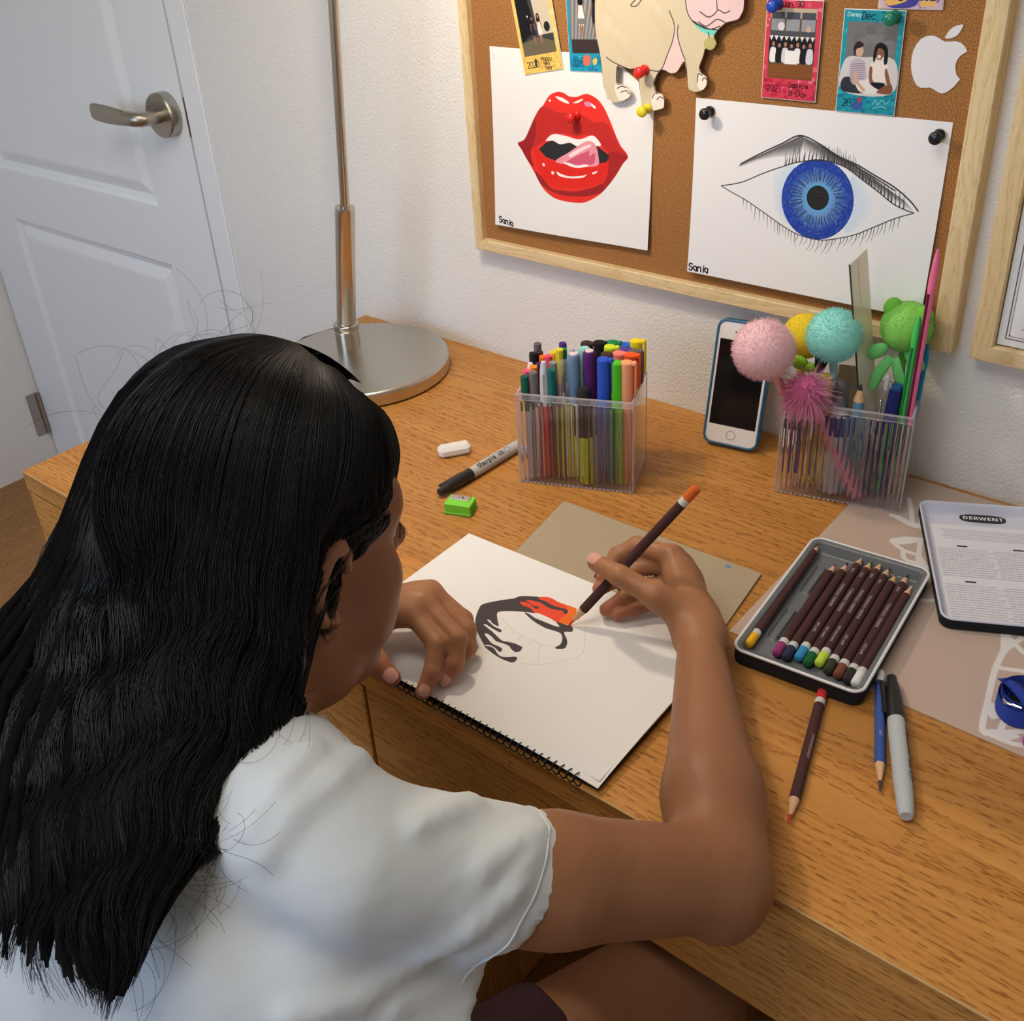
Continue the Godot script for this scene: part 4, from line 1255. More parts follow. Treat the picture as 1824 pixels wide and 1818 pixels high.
func pencil_lid() -> void:
	var t := thing("tin_lid", "upturned tin lid with a white printed leaflet, cut by the right edge of the photo", "tin lid", V(1.047, 0.0012, 0.140), 0.4615)
	var w := 0.130
	var d := 0.2165
	var r := 0.012
	part("lid_shell", tray([Vector2(0.002, 0.0), Vector2(0.0004, 0.0012), Vector2(0.0002, 0.003), Vector2(0.0002, 0.0118)], w, d, r, false), cmat(24, 25, 32, 35), t)
	part("lid_inside", tray([Vector2(0.0002, 0.0115), Vector2(-0.0002, 0.0126), Vector2(0.0008, 0.0134), Vector2(0.0022, 0.0130), Vector2(0.0034, 0.0105), Vector2(0.0052, 0.0034), Vector2(0.0075, 0.0020)], w, d, r), mat(c8(212, 214, 230), 0.3), t)
	part("leaflet", sh().box(V(0.1130, 0.0004, 0.1760), V(0.0005, 0.0025, 0.0120), 0.0001), mat(c8(228, 230, 238), 0.6), t)
	var flat := Basis(V(1, 0, 0), V(0, 0, -1), V(0, 1, 0))
	var badge := PackedVector2Array()
	for k in 40:
		var a := TAU * k / 40.0
		var e := V(signf(cos(a)) * pow(absf(cos(a)), 0.55) * 0.0242, 0, signf(sin(a)) * pow(absf(sin(a)), 0.7) * 0.0078)
		badge.append(Vector2(e.x, e.z))
	part("badge", sh().prism(badge, 0.0, 0.0003, Transform3D(flat, V(0.0028, 0.0024, -0.0928))), M.black, t)
	lettering(t, "DERWENT", 0.0064, Transform3D(flat, V(0.0028, 0.0029, -0.0928)), cmat(240, 240, 240, 50), "lettering", true)
	lettering(t, "ARTISTS' PENCILS", 0.0018, Transform3D(flat, V(0.0028, 0.0025, -0.0822)), cmat(150, 154, 170, 50))
	# the small print of the leaflet: a heading block and two columns of languages
	var words := ["with", "a", "heritage", "dating", "back", "to", "1832", "and", "deep", "understanding", "of", "pencil", "making", "artists", "colour", "range", "the", "smooth", "texture", "blend", "rich", "soft", "strips", "for", "every", "drawing", "paper", "of", "fine", "quality"]
	var at := 0
	var block := func(x0: float, x1: float, z0: float, lines: int, centre: bool):
		for k in lines:
			var s := ""
			var room := int((x1 - x0) / 0.00098)
			while true:
				var nx: String = words[at % words.size()]
				if s.length() + nx.length() + 1 > room: break
				s += (" " if s else "") + nx
				at += 1 + (k % 2)
			var o := lettering(t, s, 0.0017, Transform3D(flat, V((x0 + x1) / 2, 0.0028, z0 + k * 0.0041)), cmat(96, 98, 110, 60), "small_print")
			if not centre: (o.mesh as TextMesh).horizontal_alignment = HORIZONTAL_ALIGNMENT_LEFT
			if not centre: o.position.x = x0
	block.call(-0.042, 0.042, -0.0660, 5, true)
	for h in [[-0.0262, -0.0345], [0.0300, -0.0345], [-0.0262, 0.0300], [0.0300, 0.0300]]:
		part("small_badge", sh().prism(PackedVector2Array([Vector2(-0.005, -0.0012), Vector2(0.005, -0.0012), Vector2(0.0056, 0.0), Vector2(0.005, 0.0012), Vector2(-0.005, 0.0012), Vector2(-0.0056, 0.0)]), 0.0, 0.0002, Transform3D(flat, V(h[0], 0.0027, h[1]))), M.black, t)
	block.call(-0.0520, 0.0000, -0.0285, 13, false)
	block.call(0.0050, 0.0540, -0.0285, 13, false)
	block.call(-0.0520, 0.0000, 0.0365, 14, false)
	block.call(0.0050, 0.0540, 0.0365, 14, false)


func small_things() -> void:
	# thin frosted desk mat with a white leaf vein print
	var cv := Cv.new(952, 756, 1.5, c8(194, 172, 158))
	var wv := c8(226, 224, 222)
	# branching veins, larger cells near the leaf edge
	for f in [[100, 90, 126, 142, 146, 184, 168, 196], [92, 184, 128, 188, 158, 190], [148, 136, 168, 196], [134, 280, 154, 256, 184, 238], [134, 280, 170, 300, 204, 302, 226, 328], [170, 300, 186, 330, 226, 328], [184, 238, 204, 302], [252, 456, 288, 432], [226, 328, 252, 396, 252, 456], [204, 302, 230, 380], [226, 328, 290, 360],
		[462, 448, 454, 474, 446, 512, 448, 562, 454, 602], [428, 452, 446, 512], [454, 474, 476, 492], [448, 562, 500, 540], [466, 664, 482, 738, 506, 724, 536, 698], [466, 664, 502, 672, 524, 656], [482, 738, 526, 738, 544, 732], [502, 672, 506, 724], [454, 602, 466, 664], [476, 492, 540, 470, 600, 500, 640, 560], [500, 540, 560, 560, 620, 610], [536, 698, 600, 680, 660, 700], [544, 732, 640, 720, 720, 740], [600, 500, 560, 560, 600, 680]]:
		cv.curve(f, 11.0, wv)
	for f in [[92, 184, 110, 176, 140, 182, 168, 196, 150, 204, 116, 194], [132, 282, 154, 258, 190, 236, 178, 262, 156, 284], [454, 474, 428, 446, 436, 490, 444, 540], [464, 664, 486, 660, 498, 676, 484, 700], [482, 738, 500, 720, 536, 712, 520, 736]]:
		cv.smooth(f, wv)
	var m := pmat(cv.tex(), 0.38)
	single("desk_mat", sh().box(V(0.476, 0.0008, 0.378), V(1.112, 0.0005, 0.197), 0.0002), m, "thin beige desk mat with a white leaf vein print, under the tin and lid", "desk mat")
	var mm: MeshInstance3D = get_child(get_child_count() - 1)
	mm.mesh = sh().sheet(func(u, v): return V(0.874 + u * 0.476, 0.0010, 0.008 + v * 0.378 + 0.006 * u * u), 8, 4, 0.0008).mesh()
	# eraser
	var d := V(0.57, 0, -0.82).normalized()
	var eb := Basis(d, Vector3.UP, d.cross(Vector3.UP))
	single("eraser", sh().box(V(0.043, 0.0145, 0.0195), V(0.4085, 0.0074, 0.2745), 0.0042, eb), mat(c8(232, 228, 220), 0.7), "white block eraser with worn corners, left of the pen holder", "eraser")
	# sharpener
	d = V(0.032, 0, -0.012).normalized()
	var t := thing("pencil_sharpener", "lime green pencil sharpener with a steel blade, in front of the marker", "sharpener", V(0.5062, 0.0, 0.3722), atan2(-d.z, d.x))
	var wedge := PackedVector2Array([Vector2(-0.0170, 0.0002), Vector2(0.0170, 0.0002), Vector2(0.0163, 0.0148), Vector2(-0.0163, 0.0148)])
	part("body", sh().box(V(0.033, 0.0146, 0.0225), V(0, 0.0074, 0), 0.0008).box(V(0.034, 0.003, 0.0235), V(0, 0.0018, 0), 0.0006), mat(c8(120, 214, 52), 0.35), t)
	part("blade", sh().box(V(0.025, 0.0010, 0.0095), V(-0.001, 0.0152, -0.0045), 0.0003), M.steel, t)
	part("screw", sh().lathe([Vector2(0.0028, 0.0152), Vector2(0.0028, 0.0166), Vector2(0.0020, 0.0172), Vector2(0.0020, 0.0172), Vector2(0.0, 0.0172)], 18, Transform3D(Basis.IDENTITY, V(0.0, 0, -0.0045))), M.chrome, t)
	part("screw_slot", sh().box(V(0.0036, 0.0003, 0.0006), V(0.0, 0.0172, -0.0045)), M.black, t)
	part("finger_grip", sh().box(V(0.001, 0.009, 0.016), V(0.0166, 0.0072, 0), 0.0004).box(V(0.001, 0.009, 0.016), V(-0.0166, 0.0072, 0), 0.0004), cmat(96, 190, 40, 40), t)
	# lanyard: a flat blue band wound into a coil, with its clip inside
	t = thing("lanyard", "rolled up blue lanyard with a steel clip, at the right edge of the desk", "lanyard", V(1.1335, 0.0014, 0.3400))
	var band := mat(c8(28, 66, 176), 0.8)
	bumpy(band, 0.2, 60.0, 0.04)
	for q in 6:
		var r := 0.0105 + 0.0021 * q
		var rows := [[], [], [], []]
		for k in 49:
			var a := TAU * k / 48.0
			var rr := r + 0.0014 * sin(a * 2.0 + q) + (0.0008 * q * sin(a))
			var y0 := 0.0008 + 0.002 * sin(a * 1.0 + q * 1.3) * (0.3 if q == 0 else 1.0) + 0.0022
			for e in 4:
				rows[e].append(V(cos(-a) * (rr + [0.0, 0.0011, 0.0011, 0.0][e]), y0 + [0.0, 0.0, 0.017, 0.017][e], sin(-a) * (rr + [0.0, 0.0011, 0.0011, 0.0][e])))
		part("band_turn", sh().grid(rows, false, true), band, t)
	var over := []
	for k in 20:
		var u := k / 19.0
		over.append(V(lerpf(-0.020, 0.018, u), 0.017 + 0.010 * sin(u * PI), lerpf(-0.018, 0.016, u) + 0.005 * sin(u * PI)))
	part("band_loop", sh().tube(over, 0.0075, 4, true, 0.12), band, t)
	part("clip", sh().tube([V(-0.010, 0.016, 0.004), V(-0.014, 0.018, 0.010), V(-0.010, 0.019, 0.015), V(-0.002, 0.019, 0.015), V(0.003, 0.017, 0.010)], 0.0018, 10), M.chrome, t)
	part("clip_body", sh().box(V(0.014, 0.007, 0.010), V(-0.002, 0.0165, 0.006), 0.0015), M.black, t)
	part("swivel", sh().box(V(0.010, 0.004, 0.005), V(-0.001, 0.0195, 0.014), 0.001), M.chrome, t)
	single("magenta_stopper", sh().lathe([Vector2(0, 0.0), Vector2(0.006, 0.001), Vector2(0.0085, 0.004), Vector2(0.009, 0.008), Vector2(0.0075, 0.013), Vector2(0.003, 0.016), Vector2(0.0, 0.0165)], 24, Transform3D(Basis.IDENTITY, V(1.1545, 0.0012, 0.3745))), mat(c8(176, 30, 150), 0.35), "round magenta stopper at the very right edge, before the lanyard", "stopper")


# ---------------------------------------------------------------- pens in clear ribbed holders
func holder(label: String, at: Vector3, turn: float, w: float, d: float, h: float) -> Node3D:
	var t := thing("pen_holder", label, "pen holder", at, turn, "clear ribbed pen holders")
	# ribbed front of solid clear plastic
	var o := PackedVector2Array()
	var n := 26
	var rib := w / n
	for k in n:
		for e in 5:
			o.append(Vector2(-w / 2 + rib * (k + e / 5.0), 0.0006 + 0.0016 * sin(PI * e / 5.0)))
	o.append(Vector2(w / 2, 0.0006)); o.append(Vector2(w / 2, -0.0018)); o.append(Vector2(-w / 2, -0.0018))
	part("ribbed_front", sh().prism(o, 0.003, h - 0.009, Transform3D(Basis(V(1, 0, 0), V(0, 0, 1), V(0, -1, 0)), V(0, h - 0.006, d / 2 - 0.001))), M.clear, t)
	part("front_rim", sh().box(V(w, 0.0085, 0.003), V(0, h - 0.0045, d / 2 - 0.0015), 0.0006), M.pane, t)
	for s in [-1.0, 1.0]: part("side_wall", sh().box(V(0.0026, h, d - 0.004), V(s * (w / 2 - 0.0013), h / 2, -0.002), 0.0005), M.pane, t)
	part("back_wall", sh().box(V(w - 0.006, h, 0.0026), V(0, h / 2, -d / 2 + 0.0014), 0.0005), M.pane, t)
	for s in [-1.0, 1.0]: part("divider", sh().box(V(0.0018, h - 0.012, d - 0.008), V(s * w / 6.0, h / 2 - 0.003, 0), 0.0003), M.pane, t)
	part("floor_plate", sh().box(V(w, 0.003, d), V(0, 0.0015, 0), 0.0006), M.pane, t)
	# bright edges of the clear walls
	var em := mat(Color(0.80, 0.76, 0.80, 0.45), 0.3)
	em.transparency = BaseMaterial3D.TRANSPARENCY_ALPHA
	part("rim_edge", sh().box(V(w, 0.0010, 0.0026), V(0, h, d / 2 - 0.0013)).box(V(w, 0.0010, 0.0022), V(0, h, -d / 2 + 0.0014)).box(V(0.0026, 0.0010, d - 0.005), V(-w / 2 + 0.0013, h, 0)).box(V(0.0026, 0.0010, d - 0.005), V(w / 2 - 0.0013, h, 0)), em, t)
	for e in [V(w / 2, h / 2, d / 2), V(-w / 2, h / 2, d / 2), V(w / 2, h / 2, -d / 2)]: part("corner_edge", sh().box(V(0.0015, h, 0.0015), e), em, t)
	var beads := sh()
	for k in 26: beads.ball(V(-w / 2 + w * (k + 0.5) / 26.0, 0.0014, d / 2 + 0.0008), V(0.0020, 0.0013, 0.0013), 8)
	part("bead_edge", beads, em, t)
	return t


# kinds: felt = fluted felt pen, cone = smooth pointed cap, high = highlighter with a clip cap, big = big marker with a round cap, brush = clear water brush
func pen(kind: String, label: String, top: Vector3, foot: Vector3, c: Color, c2: Color, r: float, group: String) -> void:
	var dir := (top - foot).normalized()
	var x := dir.cross(V(0.31, 0, 0.95)).normalized()
	var t := thing("felt_pen" if kind == "felt" else "highlighter" if kind == "high" else "water_brush" if kind == "brush" else "marker_pen", label, "pen", foot, 0.0, group)
	t.transform = Transform3D(Basis(x, dir, x.cross(dir)), foot)
	var len := top.distance_to(foot)
	var cm := cmat(c.r8, c.g8, c.b8, 32)
	var bm := cmat(c2.r8, c2.g8, c2.b8, 36)
	match kind:
		"felt":
			part("barrel", sh().lathe([Vector2(0, 0), Vector2(r * 0.9, 0.0), Vector2(r * 0.93, 0.001), Vector2(r * 0.93, len - 0.044)], 16), bm, t)
			var cap := part("cap", sh().lathe([Vector2(r, len - 0.044), Vector2(r, len - 0.002), Vector2(r * 0.96, len), Vector2(r * 0.96, len), Vector2(r * 0.45, len), Vector2(r * 0.4, len - 0.003), Vector2(0.0, len - 0.003)], 40, Transform3D.IDENTITY, 0.035, 10), cm, t)
			var star := sh()
			for k in 5: star.box(V(r * 0.85, 0.0012, r * 0.16), Vector3.UP * (len - 0.0004) + Basis(Vector3.UP, TAU * k / 5) * V(r * 0.45, 0, 0), 0.0, Basis(Vector3.UP, TAU * k / 5))
			part("star_rib", star, cm, cap)
		"cone":
			part("barrel", sh().lathe([Vector2(0, 0), Vector2(r * 0.85, 0.0), Vector2(r * 0.95, 0.004), Vector2(r, len - 0.056)], 20), bm, t)
			part("cap", sh().lathe([Vector2(r * 1.04, len - 0.056), Vector2(r * 1.02, len - 0.035), Vector2(r * 0.86, len - 0.012), Vector2(r * 0.62, len - 0.003), Vector2(r * 0.45, len), Vector2(r * 0.45, len), Vector2(0, len)], 24), cm, t)
			part("clip", sh().box(V(r * 0.5, 0.034, 0.0014), V(0, len - 0.030, r * 1.06), 0.0005), cm, t)
		"big":
			part("barrel", sh().lathe([Vector2(0, 0), Vector2(r * 0.92, 0.0), Vector2(r * 0.98, 0.003), Vector2(r * 0.98, len - 0.062)], 24), bm, t)
			part("cap", sh().lathe([Vector2(r, len - 0.062), Vector2(r, len - 0.008), Vector2(r * 0.93, len - 0.003), Vector2(r * 0.78, len - 0.0005), Vector2(r * 0.78, len - 0.0005), Vector2(0, len)], 24), cm, t)
			part("cap_disc", sh().lathe([Vector2(r * 0.62, len - 0.001), Vector2(r * 0.6, len + 0.0006), Vector2(r * 0.6, len + 0.0006), Vector2(0, len + 0.0006)], 20), cmat(226, 206, 212, 35) if c.b8 > 60 and c.g8 < 190 and c.r8 > 60 else cm, t)
		"brush":
			part("barrel", sh().lathe([Vector2(0, 0), Vector2(r * 0.8, 0), Vector2(r, 0.01), Vector2(r, 0.09), Vector2(r * 0.7, 0.1)], 20), bm, t)
			part("ferrule", sh().lathe([Vector2(r * 0.7, 0.1), Vector2(r * 0.6, 0.118)], 16), M.steel, t)
			part("bristles", sh().lathe([Vector2(r * 0.5, 0.117), Vector2(r * 0.55, 0.125), Vector2(0.0004, 0.142)], 12), cmat(40, 36, 34, 70), t)
			part("clear_cap", sh().lathe([Vector2(r * 1.1, 0.098), Vector2(r * 1.05, len - 0.004), Vector2(r * 0.8, len), Vector2(0, len)], 20), M.pane, t)
		_:
			part("barrel", sh().lathe([Vector2(0, 0), Vector2(r * 0.82, 0.0), Vector2(r * 0.9, 0.002), Vector2(r * 0.92, len - 0.060)], 20), bm, t)
			# oval cap and a bent clip standing off it
			var o := []
			for y in [len - 0.064, len - 0.003, len - 0.0008, len]:
				var row := []
				for k in 24:
					var a := -TAU * k / 24
					var q := 1.0 if y < len - 0.002 else 0.9 if y < len - 0.0002 else 0.0
					row.append(V(cos(a) * r * 1.12 * q, y, sin(a) * r * 0.94 * q))
				o.append(row)
			var cap := part("cap", sh().grid(o, true), cm, t)
			part("clip", sh().box(V(0.0018, 0.040, r * 1.1), V(r * 1.58, len - 0.022, 0), 0.0006).box(V(r * 0.7, 0.004, r * 1.1), V(r * 1.25, len - 0.002, 0), 0.0008), cm, cap)


func left_pen_holder() -> void:
	var turn := 0.3985
	var o := V(0.524, 0, 0.280)
	var ex := V(0.922, 0, -0.388)
	var ez := V(-0.388, 0, -0.922)
	holder("clear ribbed pen holder packed with felt pens and highlighters, next to the lamp foot", o + ex * 0.0705 + ez * 0.0432 + V(0, 0.0002, 0), turn, 0.1415, 0.0865, 0.1215)
	var g := "pens in the crowded holder"
	var white := c8(206, 200, 198)
	# kind, colour words, u, v, height, cap colour, barrel colour, radius
	var list := [["felt", "dark green fluted", 0.0075, 0.010, 0.141, c8(8, 96, 74), white], ["felt", "grey fluted", 0.0190, 0.012, 0.146, c8(112, 112, 116), white], ["felt", "bright pink fluted", 0.0070, 0.022, 0.143, c8(240, 90, 140), white], ["felt", "orange fluted", 0.0160, 0.026, 0.147, c8(246, 146, 34), white], ["cone", "white pointed", 0.0068, 0.0345, 0.147, c8(232, 226, 224), white],
		["cone", "tall silver white", 0.0320, 0.0140, 0.160, c8(206, 206, 210), c8(214, 50, 48)], ["felt", "teal fluted", 0.0418, 0.010, 0.152, c8(10, 108, 104), c8(70, 84, 84)], ["felt", "light grey", 0.0408, 0.0225, 0.156, c8(150, 150, 156), white], ["felt", "violet", 0.0200, 0.0370, 0.146, c8(82, 50, 120), white], ["felt", "black", 0.0070, 0.0500, 0.153, c8(30, 26, 30), white], ["felt", "dark maroon", 0.0150, 0.0570, 0.152, c8(66, 28, 38), white], ["felt", "smoke grey", 0.0065, 0.0720, 0.156, c8(100, 96, 104), white],
		["felt", "deep orange", 0.0220, 0.0480, 0.151, c8(244, 120, 24), white], ["felt", "neon coral", 0.0300, 0.0440, 0.154, c8(250, 84, 110), white], ["felt", "lemon yellow", 0.0316, 0.062, 0.151, c8(246, 220, 40), white], ["felt", "pale yellow", 0.0410, 0.0530, 0.159, c8(238, 222, 60), white], ["felt", "purple", 0.0400, 0.074, 0.158, c8(88, 44, 140), white], ["felt", "leaf green", 0.0425, 0.0640, 0.155, c8(30, 140, 80), white],
		["brush", "clear capped", 0.0550, 0.0160, 0.162, c8(220, 216, 150), c8(222, 206, 80)], ["big", "dusty blue", 0.0655, 0.0240, 0.168, c8(110, 140, 172), c8(226, 228, 226)], ["cone", "pale grey pointed", 0.0590, 0.0450, 0.164, c8(176, 176, 182), c8(190, 160, 170)], ["big", "mint", 0.0740, 0.0450, 0.167, c8(150, 206, 202), c8(196, 180, 186)], ["big", "deep purple", 0.0835, 0.0290, 0.171, c8(84, 30, 104), c8(180, 160, 170)], ["big", "short black", 0.0790, 0.0125, 0.130, c8(36, 38, 40), c8(206, 214, 50)],
		["high", "dark brown", 0.0700, 0.0740, 0.162, c8(56, 40, 34), white], ["high", "black", 0.0860, 0.0740, 0.164, c8(26, 22, 24), white], ["high", "bottle green", 0.1020, 0.0740, 0.165, c8(10, 122, 66), white], ["high", "yellow green", 0.1020, 0.0590, 0.166, c8(206, 226, 50), white], ["high", "bright blue", 0.1170, 0.0745, 0.163, c8(24, 100, 214), white], ["high", "violet blue", 0.1165, 0.0590, 0.164, c8(80, 62, 150), white], ["high", "slate grey", 0.1310, 0.0555, 0.164, c8(92, 92, 104), white], ["high", "tall lemon", 0.1325, 0.0725, 0.170, c8(236, 214, 30), c8(236, 214, 30)],
		["high", "chocolate", 0.1010, 0.0440, 0.163, c8(60, 44, 36), white], ["high", "salmon pink", 0.1160, 0.0430, 0.166, c8(244, 130, 120), white], ["high", "red orange", 0.1320, 0.0390, 0.167, c8(240, 88, 34), white], ["high", "cobalt blue", 0.1035, 0.0150, 0.170, c8(40, 84, 200), c8(110, 110, 180)], ["high", "grass green", 0.1195, 0.0150, 0.167, c8(82, 190, 30), c8(90, 176, 50)], ["high", "peach", 0.1330, 0.0150, 0.168, c8(242, 164, 122), c8(226, 150, 120)]]
	var rng := RandomNumberGenerator.new()
	rng.seed = 9
	for p in list:
		var r: float = {"felt": 0.0047, "cone": 0.0058, "big": 0.0080, "brush": 0.0056, "high": 0.0068}[p[0]]
		var u := clampf(p[2], 0.0040 + r, 0.1375 - r)
		var v: float = p[3]
		var fu := clampf(u + rng.randf_range(-0.003, 0.003), 0.004 + r, 0.1375 - r)
		var fv := clampf(v + rng.randf_range(-0.002, 0.004), 0.004 + r, 0.0825 - r)
		var at := func(a: float, b: float, y: float): return o + ex * a + ez * b + V(0, y, 0)
		pen(p[0], "%s %s standing in the crowded clear holder" % [p[1], {"felt": "felt pen", "cone": "marker pen", "big": "thick marker", "brush": "water brush", "high": "highlighter with clip"}[p[0]]], at.call(u, v, p[4]), at.call(fu, fv, 0.0038), p[5], p[6], r, g)


func fluffy(t: Node3D, called: String, at: Vector3, r: float, core: StandardMaterial3D, count: int, length: float, seed_: int, thin := 0.0005, droop := Vector3.ZERO) -> void:
	core.backlight_enabled = true
	core.backlight = core.albedo_color * 0.5
	part(called, sh().ball(at, Vector3.ONE * (r - length * 0.14), 24), core, t)
	var rng := RandomNumberGenerator.new()
	rng.seed = seed_
	var s := sh()
	for k in count:
		var z := rng.randf_range(-1, 1)
		var a := rng.randf() * TAU
		var d := V(sqrt(1 - z * z) * cos(a), z, sqrt(1 - z * z) * sin(a))
		var q := V(rng.randf_range(-1, 1), rng.randf_range(-1, 1), rng.randf_range(-1, 1)) * 0.5
		var p0 := at + d * (r - length * 0.9)
		var l := length * rng.randf_range(0.75, 1.12)
		s.tube([p0, p0 + (d + q * 0.3).normalized() * l * 0.5, p0 + (d + q * 0.7 + droop).normalized() * l], [thin, thin * 0.8, thin * 0.2], 3, false)
	var f := part("fluff", s, core, t)
	f.set_meta("kind", "stuff")


func right_pen_holder() -> void:
	var o := V(0.791, 0, 0.127)
	var turn := 0.2531
	var ex := V(cos(turn), 0, -sin(turn))
	var ez := V(-sin(turn), 0, -cos(turn))
	holder("clear ribbed pen holder with fluffy pens and a ruler, standing next to the phone", o + ex * 0.0707 + ez * 0.0428 + V(0, 0.0012, 0), turn, 0.1414, 0.0855, 0.1215)
	var g := "pens in the holder beside the phone"
	var at := func(u: float, v: float, y: float): return o + ex * u + ez * v + V(0, y, 0)
	var stick := func(t: Node3D, called: String, a: Vector3, b: Vector3, r: float, m: Material, segs := 14):
		return part(called, sh().tube([a, a.lerp(b, 0.02), a.lerp(b, 0.98), b], [r * 0.75, r, r, r * 0.8], segs), m, t)
	# pink pompom pen leaning out of the holder
	var pink := mat(c8(255, 212, 220), 0.95)
	var t := thing("pompom_pen", "pale pink pompom pen leaning out towards the phone", "pen", Vector3.ZERO, 0.0, g)
	stick.call(t, "barrel", at.call(0.046, 0.050, 0.006), V(0.7765, 0.178, 0.143), 0.0050, mat(c8(238, 168, 180), 0.35))
	fluffy(t, "pompom", V(0.7745, 0.190, 0.150), 0.0345, pink, 5000, 0.012, 31)
	# hot pink feather pen
	t = thing("feather_pen", "hot pink feather topped pen hanging over the rim of the holder", "pen", Vector3.ZERO, 0.0, g)
	stick.call(t, "barrel", at.call(0.091, 0.0125, 0.006), at.call(0.022, 0.0115, 0.138), 0.0062, mat(c8(246, 160, 184), 0.4))
	fluffy(t, "feather_core", V(0.8150, 0.139, 0.1235), 0.020, mat(c8(255, 140, 194), 0.95), 1500, 0.020, 32, 0.0005, V(-0.1, -0.35, 0.15))
	var rng := RandomNumberGenerator.new()
	rng.seed = 33
	var fs := sh()
	for k in 700:
		var d := V(rng.randf_range(-1, 1), rng.randf_range(-1.1, 0.8), rng.randf_range(-0.6, 1)).normalized()
		var p0 := V(0.8165, 0.140, 0.1230)
		var l := rng.randf_range(0.022, 0.042)
		fs.tube([p0 + d * 0.008, p0 + d * l * 0.6 + V(0, -0.001, 0), p0 + d * l + V(0, -0.005, 0)], [0.0006, 0.0004, 0.0001], 3, false)
	var fm := mat(c8(255, 172, 212), 0.95)
	fm.backlight_enabled = true
	fm.backlight = fm.albedo_color * 0.7
	var fl := part("feather_barbs", fs, fm, t)
	fl.set_meta("kind", "stuff")
	# mint pompom pen
	t = thing("pompom_pen", "mint green pompom pen in the middle of the holder behind the ruler", "pen", Vector3.ZERO, 0.0, g)
	stick.call(t, "barrel", at.call(0.062, 0.040, 0.006), V(0.8285, 0.172, 0.087), 0.0048, mat(c8(150, 206, 204), 0.35))
	fluffy(t, "pompom", V(0.8270, 0.196, 0.088), 0.0305, mat(c8(160, 240, 232), 0.95), 4500, 0.011, 34)
	# plush toppers, plain
	t = thing("plush_pen", "pen with a plain yellow plush topper, behind the pink pompom", "pen", Vector3.ZERO, 0.0, g)
	stick.call(t, "barrel", at.call(0.024, 0.060, 0.006), V(0.786, 0.150, 0.076), 0.0045, cmat(226, 196, 40, 40))
	fluffy(t, "plush_topper", V(0.7870, 0.181, 0.074), 0.0265, mat(c8(244, 214, 50), 0.95), 2600, 0.005, 35)
	part("topper_ear", sh().tube([V(0.806, 0.176, 0.076), V(0.813, 0.160, 0.080), V(0.811, 0.146, 0.084)], [0.006, 0.008, 0.005], 12), cmat(46, 40, 36, 90), t)
	part("lime_bow", sh().ball(V(0.7925, 0.158, 0.095), V(0.010, 0.0085, 0.007), 14).ball(V(0.803, 0.153, 0.092), V(0.008, 0.006, 0.006), 14), cmat(150, 206, 50, 80), t)
	t = thing("plush_pen", "pen with a plain green plush topper and ribbon bow, near the wall", "pen", Vector3.ZERO, 0.0, g)
	stick.call(t, "barrel", at.call(0.115, 0.070, 0.006), V(0.889, 0.176, 0.040), 0.0045, cmat(110, 190, 80, 40))
	fluffy(t, "plush_topper", V(0.8885, 0.203, 0.040), 0.0285, mat(c8(140, 214, 96), 0.95), 3000, 0.004, 36)
	part("topper_ear", sh().ball(V(0.872, 0.222, 0.042), V(0.011, 0.012, 0.010), 16), mat(c8(112, 194, 66), 0.95), t)
	part("topper_ear", sh().ball(V(0.905, 0.219, 0.042), V(0.011, 0.012, 0.010), 16), mat(c8(112, 194, 66), 0.95), t)
	var rib := mat(c8(110, 206, 112), 0.5)
	for q in [[V(0.866, 0.176, 0.060), 0.7], [V(0.906, 0.172, 0.052), -0.7]]:
		part("bow_loop", sh().ball(q[0], V(0.015, 0.008, 0.005), 16, Basis(V(0, 0, 1), q[1])), rib, t)
	for q in [[V(0.884, 0.174, 0.062), V(0.874, 0.155, 0.066), V(0.868, 0.132, 0.064)], [V(0.888, 0.174, 0.062), V(0.896, 0.155, 0.064), V(0.902, 0.138, 0.060)]]:
		part("ribbon_tail", sh().tube(q, [0.005, 0.0065, 0.005], 8, true, 0.2, V(0, 0, 1)), rib, t)
	# ruler: clear, with its scale
	t = thing("ruler", "clear plastic ruler sticking up high out of the holder", "ruler", Vector3.ZERO, 0.0, g)
	var r0: Vector3 = at.call(0.100, 0.028, 0.005)
	var up := (V(0.8345, 0.2785, 0.0860) - r0)
	var wv := V(0.0045, 0.0100, -0.0300)
	var nn := up.cross(wv).normalized() * 0.0011
	var rp := func(a: float, b: float, c: float): return r0 + up * a + wv * b + nn * c
	var rm := mat(Color(0.94, 0.91, 0.83, 0.58), 0.22)
	rm.transparency = BaseMaterial3D.TRANSPARENCY_ALPHA
	var s := sh()
	var mid: Vector3 = rp.call(0.5, 0.5, 0.0)
	for f in [[[0, 0, 1], [1, 0, 1], [1, 1, 1], [0, 1, 1]], [[0, 0, -1], [1, 0, -1], [1, 1, -1], [0, 1, -1]], [[0, 0, -1], [1, 0, -1], [1, 0, 1], [0, 0, 1]], [[0, 1, -1], [1, 1, -1], [1, 1, 1], [0, 1, 1]], [[1, 0, -1], [1, 1, -1], [1, 1, 1], [1, 0, 1]], [[0, 0, -1], [0, 1, -1], [0, 1, 1], [0, 0, 1]]]:
		s.facet(f.map(func(q): return rp.call(q[0], q[1], q[2])), mid)
	part("blade", s, rm, t)
	part("dark_edge", sh().tube([rp.call(0, 0, 0), rp.call(1, 0, 0)], 0.0010, 6), cmat(58, 54, 50, 40), t)
	part("bevel_line", sh().tube([rp.call(0, 0.52, 1.05), rp.call(1, 0.52, 1.05)], 0.0004, 4), cmat(150, 144, 136, 50), t)
	var tk := sh()
